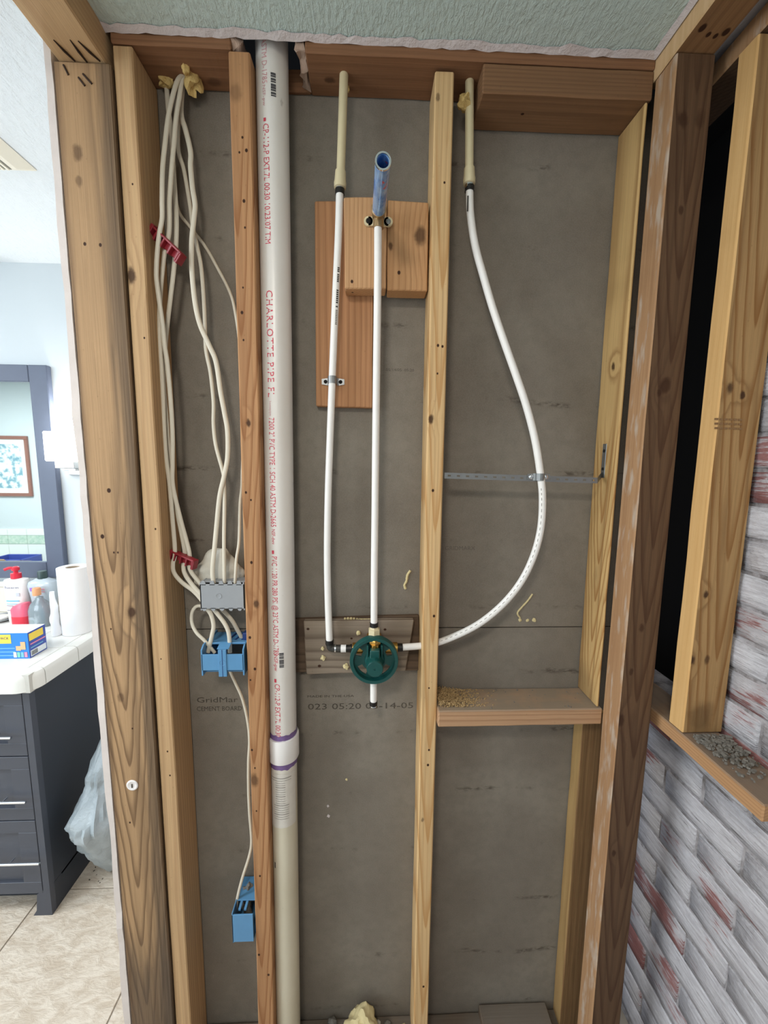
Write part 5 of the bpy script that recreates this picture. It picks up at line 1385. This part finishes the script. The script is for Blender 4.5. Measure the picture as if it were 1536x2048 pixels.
# silver dish
p = onc(2, 1240); 
sd = thing('soap_dish', 'round silver dish at the left edge of the counter', 'dish', p)
MB().lathe(p, (0, 0, 1), [(0, .03), (.004, .045), (.012, .058), (.013, .056), (.006, .044), (.004, .02)], 32).build('bowl', CHROME, sd, True)
MB().lathe(p + Vector((-.005, 0, .006)), (0, 0, 1), [(0, .03), (.008, .034), (.011, .03)], 20).build('soap', WHITE_PL, sd, True)
# bandage box
f0 = onc(60, 1317); f1 = onc(94, 1297); hb = at(57, 1266, Y=f0.y).z - ZT
u = (f1 - f0).normalized(); v = Vector((u.y, -u.x, 0)) * -1
Lb = .20; dpth = (f1 - f0).length
lf = onc(0, 1318); v = (lf - f0).normalized()
bx = thing('bandage_box', 'blue carton of bandages with yellow flashes on the counter', 'box', f0 + v * .1 + u * dpth / 2)
def bp(a, b, c): return f0 + v * a + u * b + Vector((0, 0, c))
BXB = plain('blue_carton', (44, 128, 208), .45, var=.06, scale=20); BXS = plain('navy_carton_side', (62, 84, 170), .45); BXT = plain('white_carton_top', (232, 238, 242), .45)
YEL = plain('yellow_flash', (244, 214, 80), .5); TAN = plain('tan_bandage', (228, 178, 130), .6)
MB().hexa([bp(Lb, 0, .0005), bp(0, 0, .0005), bp(0, dpth, .0005), bp(Lb, dpth, .0005), bp(Lb, 0, hb), bp(0, 0, hb), bp(0, dpth, hb), bp(Lb, dpth, hb)]).build('carton', BXB, bx)
MB().hexa([bp(Lb, 0, hb), bp(0, 0, hb), bp(0, dpth, hb), bp(Lb, dpth, hb), bp(Lb, 0, hb + .0008), bp(0, 0, hb + .0008), bp(0, dpth, hb + .0008), bp(Lb, dpth, hb + .0008)]).build('top_panel', BXT, bx)
nf = u * -.0006; ns = v * -.0006
def fq(a0, a1, c0, c1, mat, nm='print_patch', off=1.0, sl=0.0):
    m = MB(); m.bm.faces.new([m.bm.verts.new(bp(a, 0, c) + nf * off) for a, c in ((a0, c0 + sl), (a1, c0), (a1, c1), (a0, c1 + sl))]); return m.build(nm, mat, bx)
def sq_(b0, b1, c0, c1, mat, nm='print_patch', off=1.0, sl=0.0):
    m = MB(); m.bm.faces.new([m.bm.verts.new(bp(0, b, c) + ns * off) for b, c in ((b0, c0), (b1, c0 + sl), (b1, c1 + sl), (b0, c1))]); return m.build(nm, mat, bx)
sq_(0, dpth, 0.0008, hb, BXS, 'side_panel')
fq(.056, .16, hb * .60, hb * .95, YEL, 'yellow_flash')
print_on('printed_text', 'VARIETY PACK', lambda s, q: bp(.15 - s, 0, hb * .76 + q) + nf * 2, .088, .009, NAVY, bx)
sq_(dpth * .04, dpth * .85, hb * .66, hb * .94, YEL, 'yellow_flash', 2); sq_(dpth * .08, dpth * .95, hb * .5, hb * .55, PINKI, 'stripe', 2); sq_(dpth * .08, dpth * .8, hb * .36, hb * .40, BLUEI, 'stripe', 2)
sq_(dpth * .06, dpth * .95, hb * .05, hb * .28, BXT, 'white_patch', 2)
for k_ in range(8): sq_(dpth * (.1 + k_ * .045), dpth * (.122 + k_ * .045), hb * .08, hb * .25, INK, 'bar_mark', 3)
for k_ in range(3): fq(.046, .20, hb * (.12 + .14 * k_), hb * (.15 + .14 * k_), BLUEI, 'stripe', 1.5)
fq(.010, .026, hb * .36, hb * .66, TAN, 'bandage_picture', 2); fq(.026, .042, hb * .32, hb * .50, TAN, 'bandage_picture', 2)
for k_, cc_ in enumerate((PINKI, BLUEI, plain('mint_print', (120, 200, 180), .6), WHITE_PL)): fq(.006 + k_ * .012, .016 + k_ * .012, hb * .06, hb * .26, cc_, 'bandage_picture', 2)

# plastic bag between vanity and wall
BAG = NT('milky_plastic_bag'); pp = BAG.pos(); nn = BAG.noise(pp, 14, 5, .65)
BAGM = BAG.fin(BAG.mix(nn, lin((150, 164, 172)), lin((206, 216, 220))), .35); BAG.b.inputs['Transmission Weight'].default_value = 0.25
BAG.bump(BAG.noise(pp, 40, 4, .6, 1.0), .6, .006)
g = at(214, 1732, Z=0)
m = MB(); rows = []
prof = [(0, .42), (.01, .60), (.05, .70), (.12, .82), (.20, .98), (.27, 1.16), (.305, 1.22), (.335, 1.08), (.37, .82), (.40, .64), (.425, .56), (.45, .66), (.50, .60), (.56, .40), (.60, .18), (.615, .05)]
pr2 = []
for (z0_, r0_), (z1_, r1_) in zip(prof, prof[1:]):
    for q in range(3): pr2.append((z0_ + (z1_ - z0_) * q / 3, r0_ + (r1_ - r0_) * q / 3))
N = 40
for i, (z, rr) in enumerate(pr2):
    row = []
    for q in range(N):
        a = 2 * math.pi * q / N
        cr_ = abs(noise.noise(Vector((math.cos(a) * 3.2, math.sin(a) * 3.2, z * 13 + 4))))
        f = 0.94 + .34 * cr_ + .10 * noise.noise(Vector((math.cos(a) * 2, math.sin(a) * 2, z * 7))) + .05 * math.sin(7 * a + z * 25) + .05 * noise.noise(Vector((math.cos(a) * 6, math.sin(a) * 6, z * 22)))
        row.append(m.bm.verts.new((-0.992 + .070 * rr * f * math.cos(a) + .05 * max(0, z - .34), .600 - .10 * math.sin(min(1, z / .6) * math.pi) + .075 * rr * f * math.sin(a), .0015 + z)))
    rows.append(row)
m.skin(rows); tag(m.build('plastic_bag', BAGM, None, True), 'crumpled milky plastic bag standing beside the vanity', 'bag')

# ================================================================== what the mirror shows
def seen(px, py, Y):
    """point on plane Y that the mirror glass shows at a pixel"""
    mp = at(px, py, Y=YM + .012); d = mp - CAM; d.y = -d.y
    return mp + d * ((Y - mp.y) / d.y)
YW = FLY0
c1 = seen(53, 872, YW + .02); c2 = seen(-60, 992, YW + .02)
x0, x1 = sorted((c1.x, c2.x)); z0, z1 = sorted((c1.z, c2.z))
pf = thing('framed_picture', 'brown framed print on the wall, seen in the mirror', 'picture', ((x0 + x1) / 2, YW + .01, z0))
PF = plain('brown_picture_frame', (142, 96, 84), .5, var=.2, scale=40); fw = .035
for nm, b in (('frame_rail', (x0, x1, z1 - fw, z1)), ('frame_rail', (x0, x1, z0, z0 + fw)), ('frame_stile', (x0, x0 + fw, z0 + fw, z1 - fw)), ('frame_stile', (x1 - fw, x1, z0 + fw, z1 - fw))):
    MB().box(b[0], b[1], YW + .001, YW + .025, b[2], b[3], .002).build(nm, PF, pf)
MB().box(x0 + fw, x1 - fw, YW + .001, YW + .008, z0 + fw, z1 - fw).build('mat_board', plain('mat_board', (246, 247, 246), .7), pf)
def print_mat():
    t = NT('abstract_print'); p_ = t.pos(); n = t.noise(p_, 14, 4, .6)
    return t.fin(t.mix(t.mapr(n, .45, .6), lin((232, 240, 240)), lin((120, 160, 176))), .6)
MB().box(x0 + fw + .06, x1 - fw - .05, YW + .008, YW + .0095, z0 + fw + .05, z1 - fw - .05).build('print', print_mat(), pf)
# tiled surround with a mosaic band
zt0 = seen(40, 1058, YW + .01).z; zm0 = seen(40, 1071, YW + .01).z; zm1 = seen(40, 1088, YW + .01).z
ts = thing('tile_surround', 'white tiles with a green mosaic band, seen in the mirror', 'tiles', (-3.6, YW + .006, 0))
WT = plain('white_wall_tile', (236, 240, 236), .2, var=.02)
MOS = NT('green_mosaic'); pp = MOS.pos(); vo = MOS.n('ShaderNodeTexVoronoi'); MOS.s(vo, 'Vector', MOS.mapping(pp, (45, 45, 45))); vo.inputs['Scale'].default_value = 1.0
MOS = MOS.fin(MOS.mix(vo.outputs['Color'], lin((176, 204, 186)), lin((214, 226, 212))), .25)
for k in range(12):
    xx = -4.7 + k * .20
    MB().box(xx, xx + .197, YW + .001, YW + .012, zm0 + .003, zt0, .001).build('tile', WT, ts)
    MB().box(xx, xx + .197, YW + .001, YW + .012, zm1 + .002, zm0, .001).build('mosaic_strip', MOS, ts)
    for q in range(3): MB().box(xx, xx + .197, YW + .001, YW + .012, zm1 - .22 * (q + 1), zm1 - .22 * q - .003, .001).build('tile', WT, ts)
YBX = YW + .25
a = seen(17, 1108, YBX); b = seen(84, 1108, YBX)
x0, x1 = sorted((a.x, b.x))
bn = thing('storage_bin', 'blue storage bin seen in the mirror', 'bin', ((x0 + x1) / 2, YBX + .12, 0))
BIN = plain('blue_bin', (66, 84, 168), .5)
zt = a.z
for bxs in ((x0, x1, YBX, YBX + .01), (x0, x1, YBX + .24, YBX + .25), (x0, x0 + .01, YBX, YBX + .25), (x1 - .01, x1, YBX, YBX + .25)):
    MB().box(*bxs, 0.012, zt, .002).build('bin_wall', BIN, bn)
MB().box(x0, x1, YBX, YBX + .25, 0.001, 0.012, .002).build('bin_floor', BIN, bn)
a = seen(20, 1122, YBX + .3); b = seen(65, 1104, YBX + .3)
x0, x1 = sorted((a.x, b.x))
cb = thing('cardboard_box', 'open brown cardboard box seen in the mirror', 'box', ((x0 + x1) / 2, YBX + .42, 0))
CBM = plain('cardboard', (186, 158, 126), .8)
MB().box(x0, x1, YBX + .32, YBX + .52, .001, b.z - .08, .002).build('carton', CBM, cb)
m = MB(); zz = b.z - .08
m.hexa([Vector(v_) for v_ in ((x0, YBX + .52, zz), (x1, YBX + .52, zz), (x1, YBX + .516, zz), (x0, YBX + .516, zz), (x0, YBX + .60, zz + .08), (x1, YBX + .60, zz + .08), (x1, YBX + .596, zz + .082), (x0, YBX + .596, zz + .082))]); m.build('flap', CBM, cb)
